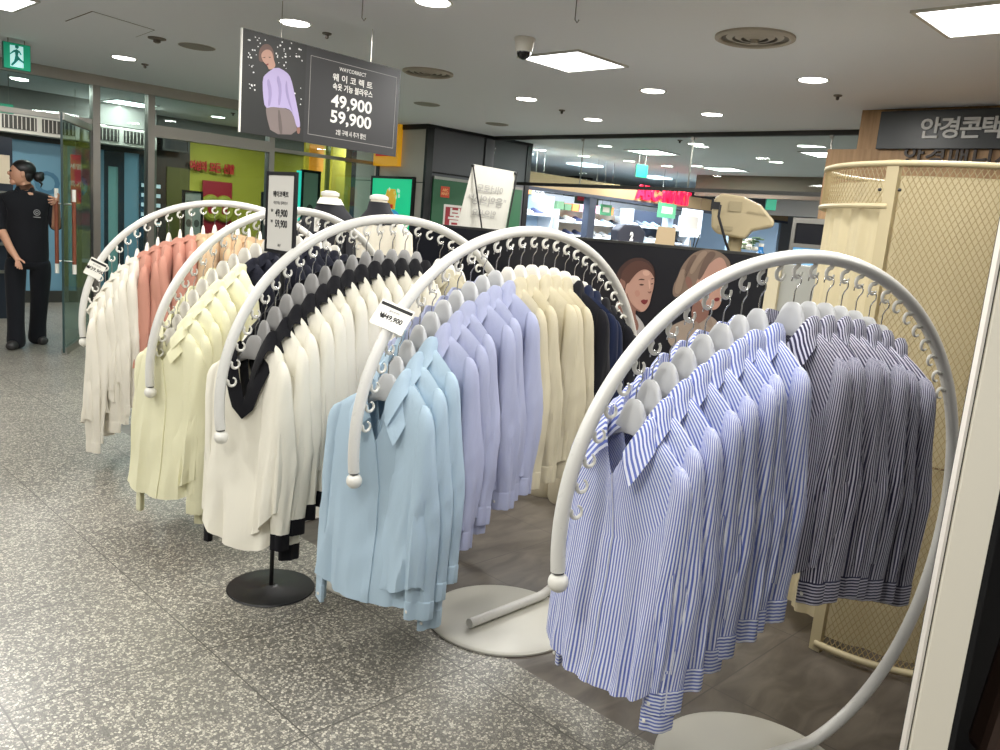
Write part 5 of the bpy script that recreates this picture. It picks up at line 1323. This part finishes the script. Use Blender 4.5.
# ceiling hatch outline
q = [PZ(x, y, CZ) for x, y in ((65, 21), (92, 11), (155, 30), (136, 37))]
t = thing('ceiling_hatch', 'square ceiling access hatch near the top left corner', 'hatch', (0, 0, 0))
inn = [p_.lerp(sum(q, Vector()) / 4, .03) for p_ in q]
MB().prism([(p_.x, p_.y) for p_ in inn], CZ - .003, CZ).build('panel', ceil_m, t, smooth=False)
mb = MB()
for k in range(4): a, b, c_, d_ = q[k - 1], q[k], inn[k], inn[k - 1]; mb.prism([(w.x, w.y) for w in (a, b, c_, d_)], CZ - .0015, CZ)
mb.build('joint', mat('hatch_joint', (96, 88, 78), .7), t, smooth=False)
# dome camera
p = PZ(525, 38, CZ); t = thing('dome_camera', 'white dome security camera left of the square panel light', 'camera', tuple(p))
MB().lathe([(.062, 0), (.066, -.006), (.060, -.02), (.052, -.075), (.045, -.082)], 32).build('housing', white_plastic, t)
MB().ball((0, 0, -.082), .044, 24).build('dome', mat('smoked_dome', (18, 18, 20), .06), t)
for px, py, lb in ((363, 4, 'short wire hook dangling from the ceiling above the hanging sign'), (577, 4, 'short wire hook dangling from the ceiling above the panel light')):
    p = PZ(px, py - 6, CZ); t = thing('ceiling_hook', lb, 'hook', tuple(p), 0, 'wire hooks in the ceiling')
    MB().lathe([(.012, -.003), (.012, 0)], 12).build('plate', lamp_rim, t); MB().tube([(0, 0, 0), (0, 0, -.10), (.012, 0, -.115), (.02, 0, -.10)], .0028, 6).build('wire', mat('dark_wire', (60, 56, 52), .5), t)

# ------------------------------------------------------------------ the person by the glass door
def skin_mesh(name, joints, edges, root=0, levels=2, flat_=None):
    me = bpy.data.meshes.new(name); me.from_pydata([j[0] for j in joints], edges, []); me.update()
    o = bpy.data.objects.new(name, me); C.objects.link(o)
    md = o.modifiers.new('skin', 'SKIN'); md.use_smooth_shade = True
    lay = me.skin_vertices[0].data if me.skin_vertices else None
    if lay is None:
        bm = bmesh.new(); bm.from_mesh(me); bm.verts.layers.skin.verify(); bm.to_mesh(me); bm.free(); lay = me.skin_vertices[0].data
    for i, j in enumerate(joints):
        r = j[1]; lay[i].radius = r if isinstance(r, tuple) else (r, r); lay[i].use_root = (i == root)
    sb = o.modifiers.new('sub', 'SUBSURF'); sb.levels = levels; sb.render_levels = levels
    bpy.context.view_layer.update()
    dg = bpy.context.evaluated_depsgraph_get(); out = bpy.data.meshes.new_from_object(o.evaluated_get(dg)); out.name = name
    bpy.data.objects.remove(o); out.materials.clear()
    for p in out.polygons: p.use_smooth = True
    return out
PX = Vector((-4.33, 7.43, 0)); PR = math.atan2(.503, .865)
skin = mat('person_skin', (190, 142, 116), .5); hair_m = mat('black_hair', (20, 18, 18), .45); tee = fabric('black_uniform_cloth', (22, 23, 28)); trs = fabric('black_trouser_cloth', (20, 22, 28)); shoe_m = mat('dark_shoe_leather', (44, 42, 42), .5)
person = thing('person', 'person in a black uniform, hair in a bun, holding the glass door handle', 'person', tuple(PX), PR)
J = [((0, .02, .90), (.14, .095)), ((0, .01, 1.06), (.135, .09)), ((0, .01, 1.22), (.15, .095)), ((0, .02, 1.35), (.13, .075)), ((-.01, .01, 1.42), .052), ((-.025, -.005, 1.475), .050), ((-.045, -.012, 1.545), (.075, .085)), ((-.04, -.005, 1.60), (.068, .075)),   # 0-7 trunk, neck, head
     ((-.165, .02, 1.345), .052), ((-.215, -.02, 1.09), .042), ((-.13, -.17, .90), .034), ((-.085, -.215, .835), .026),       # 8-11 near arm hanging
     ((.165, .03, 1.345), .052), ((.225, -.04, 1.10), .042), ((.225, -.20, 1.29), .033), ((.228, -.255, 1.36), .026),        # 12-15 arm on the handle
     ((-.095, .02, .84), .085), ((-.10, -.02, .47), .06), ((-.10, -.03, .10), .04), ((-.12, -.09, .045), .026),           # 16-19
     ((.095, .04, .84), .085), ((.085, .13, .47), .06), ((.06, .26, .10), .04), ((.09, .22, .045), .026)]             # 20-23
Ed = [(0, 1), (1, 2), (2, 3), (3, 4), (4, 5), (5, 6), (6, 7), (3, 8), (8, 9), (9, 10), (10, 11), (3, 12), (12, 13), (13, 14), (14, 15), (0, 16), (16, 17), (17, 18), (18, 19), (0, 20), (20, 21), (21, 22), (22, 23)]
def fingers(palm, base, dirs):
    for d0, d1, ln_ in dirs:
        k = len(J); d0, d1 = Vector(d0).normalized(), Vector(d1).normalized(); b = Vector(J[palm][0]) + d0 * .03
        J.append((tuple(b), .0095)); J.append((tuple(b + d0 * ln_ * .5), .009)); J.append((tuple(b + d0 * ln_ * .5 + d1 * ln_ * .5), .0075)); Ed.extend([(palm, k), (k, k + 1), (k + 1, k + 2)])
fingers(11, None, [((.25, -.35, -.9), (.1, -.2, -1), .075), ((.42, -.25, -.85), (.2, -.1, -1), .08), ((.05, -.45, -.9), (0, -.3, -1), .068), ((-.12, -.5, -.8), (-.1, -.3, -1), .055), ((.75, -.2, -.4), (.5, -.3, -.8), .05)])
fingers(15, None, [((-.5, -.7, .3), (-.9, .2, .1), .07), ((-.5, -.75, .0), (-.9, .2, -.1), .075), ((-.5, -.7, -.3), (-.9, .2, -.2), .068), ((-.45, -.6, -.6), (-.8, .3, -.3), .055), ((.3, -.5, .8), (-.5, -.7, .5), .05)])
bm_ = skin_mesh('body', J, Ed); link('body', bm_, skin, person)
tor = [((0, .03, .74), (.17, .12)), ((0, .025, .82), (.185, .135)), ((0, .01, 1.0), (.178, .122)), ((0, .01, 1.2), (.182, .118)), ((0, .02, 1.345), (.15, .09)), ((-.012, .010, 1.425), (.066, .060)), ((-.17, .02, 1.335), .068), ((-.22, -.02, 1.10), .060), ((-.20, -.06, 1.03), .058), ((.17, .03, 1.335), .068), ((.225, -.03, 1.13), .060), ((.228, -.06, 1.115), .058)]
link('shirt', skin_mesh('shirt', tor, [(0, 1), (1, 2), (2, 3), (3, 4), (4, 5), (4, 6), (6, 7), (7, 8), (4, 9), (9, 10), (10, 11)]), tee, person)
cl_ = MB(); cl_.grid([[Vector((-.014 + r_ * math.cos(2 * PI * k / 24), .006 + r_ * .9 * math.sin(2 * PI * k / 24), z_ - (.03 if math.sin(2 * PI * k / 24) < -.85 else 0))) for k in range(24)] for r_, z_ in ((.068, 1.415), (.060, 1.448), (.066, 1.450), (.086, 1.41))], closed=True); cl_.build('collar', tee, person)
leg = [((0, .02, .86), (.13, .10)), ((-.10, .01, .76), .105), ((-.105, -.02, .46), .082), ((-.105, -.02, .20), .075), ((-.105, -.035, -.01), .09), ((.10, .04, .76), .105), ((.088, .13, .46), .082), ((.07, .22, .20), .075), ((.06, .25, -.01), .09)]
link('trousers', skin_mesh('trousers', leg, [(0, 1), (1, 2), (2, 3), (3, 4), (0, 5), (5, 6), (6, 7), (7, 8)]), trs, person)
for a, b in (((-.095, .0, .035), (-.16, -.17, .035)), ((.05, .28, .035), (.13, .14, .035))):
    a, b = Vector(a), Vector(b); m_ = a.lerp(b, .5)
    link('shoe', skin_mesh('shoe', [(tuple(a + Vector((0, 0, .012))), (.046, .050)), (tuple(m_ + Vector((0, 0, .012))), (.048, .048)), (tuple(b), (.042, .032))], [(0, 1), (1, 2)], 1), shoe_m, person)
# head in profile towards the photo's left (local -x)
hc_ = Vector((-.042, -.008, 1.575))
face = MB().ball(hc_ + Vector((-.012, -.012, -.02)), .082, 24, sx=.95, sy=.86, sz=1.22).build('face', skin, person)
MB().ball(hc_ + Vector((-.094, -.035, -.018)), .0125, 12, sx=1.0, sy=.8, sz=1.4).build('nose', skin, person)
MB().ball(hc_ + Vector((-.062, -.03, -.092)), .027, 12).build('chin', skin, person)
MB().ball(hc_ + Vector((-.084, -.045, -.062)), .014, 10, sx=.6, sz=.5).build('mouth', mat('lip_skin', (156, 92, 84), .5), person)
for y in (-.062, .01): MB().ball(hc_ + Vector((-.078, y, .004)), .0085, 10).build('eye', black_m, person)
MB().ball(hc_ + Vector((.012, -.083, -.018)), .022, 12, sx=.8, sy=.4, sz=1.3).build('ear', skin, person)
hr = MB().ball(hc_ + Vector((.022, .004, .028)), .094, 28, sx=1.02, sy=.98, sz=.86); hr.ball(hc_ + Vector((.045, -.0, -.02)), .075, 20, sx=.75, sy=1.0, sz=.9)
hr.build('hair', hair_m, person)
bn = MB().ball(hc_ + Vector((.135, -.01, -.03)), .046, 18); bn.ball(hc_ + Vector((.155, -.01, -.005)), .026, 12); bn.tube([hc_ + Vector((.125, -.03, -.05)), hc_ + Vector((.16, -.03, -.09)), hc_ + Vector((.15, -.03, -.12))], [.014, .01, .004], 8); bn.build('hair_bun', hair_m, person)
lg = MB(); LM = basis((.075, -.118, 1.235), (1, -.1, 0), (0, 0, 1))
ringp = [(.024 * math.cos(R_(15 * k)), .024 * math.sin(R_(15 * k))) for k in range(24)]
lg.tube([LM @ Vector((x, y, .004)) for x, y in ringp], .003, 6, closed=True); lg.tube([LM @ Vector((x * .45, y * .45, .004)) for x, y in ringp], .003, 6, closed=True); lg.prism([(-.028, -.044), (.028, -.044), (.028, -.037), (-.028, -.037)], .002, .004, M=LM)
lg.build('chest_logo', mat('pale_grey_print', (150, 150, 150), .6), person)
EXPOSURE = -.5
# ------------------------------------------------------------------ camera, light, view
cam = bpy.data.cameras.new('camera'); co = bpy.data.objects.new('camera', cam); C.objects.link(co)
cam.sensor_fit = 'HORIZONTAL'; cam.sensor_width = 36; cam.lens = 36 * F / 1000; cam.clip_start = .05; cam.clip_end = 100
Mc = Matrix.Identity(4)
for i in range(3): Mc[i][0] = rt[i]; Mc[i][1] = up[i]; Mc[i][2] = -fw[i]; Mc[i][3] = EYE[i]
co.matrix_world = Mc
bpy.context.scene.camera = co

def area(loc, size, power, col=(1, .972, .91), shape='DISK', spread=180):
    l = bpy.data.lights.new('ceiling_lamp', 'AREA'); l.shape = shape; l.size = size; l.energy = power; l.color = col; l.spread = R_(spread)
    o = bpy.data.objects.new('ceiling_lamp', l); C.objects.link(o); o.location = loc
    return o
w = bpy.data.worlds.new('hall_ambience'); bpy.context.scene.world = w; w.use_nodes = True
w.node_tree.nodes['Background'].inputs[0].default_value = (.80, .85, .9, 1); w.node_tree.nodes['Background'].inputs[1].default_value = .35
for p, pw in LAMPS: area(p, .17, pw)
for p, pw in SHOPL: area(p, .5, pw, col=(.82, .92, 1))
for p, pw in PANELS: area(p, .5, pw, shape='SQUARE', col=(1, .985, .95))
vs = bpy.context.scene.view_settings
vs.view_transform = 'Standard'; vs.look = 'None'; vs.gamma = 1; vs.exposure = EXPOSURE; vs.use_curve_mapping = False
bpy.context.scene.cycles.use_denoising = True
bpy.context.scene.cycles.max_bounces = 8
bpy.context.scene.cycles.transparent_max_bounces = 16
bpy.context.scene.cycles.caustics_reflective = False
bpy.context.scene.cycles.caustics_refractive = False
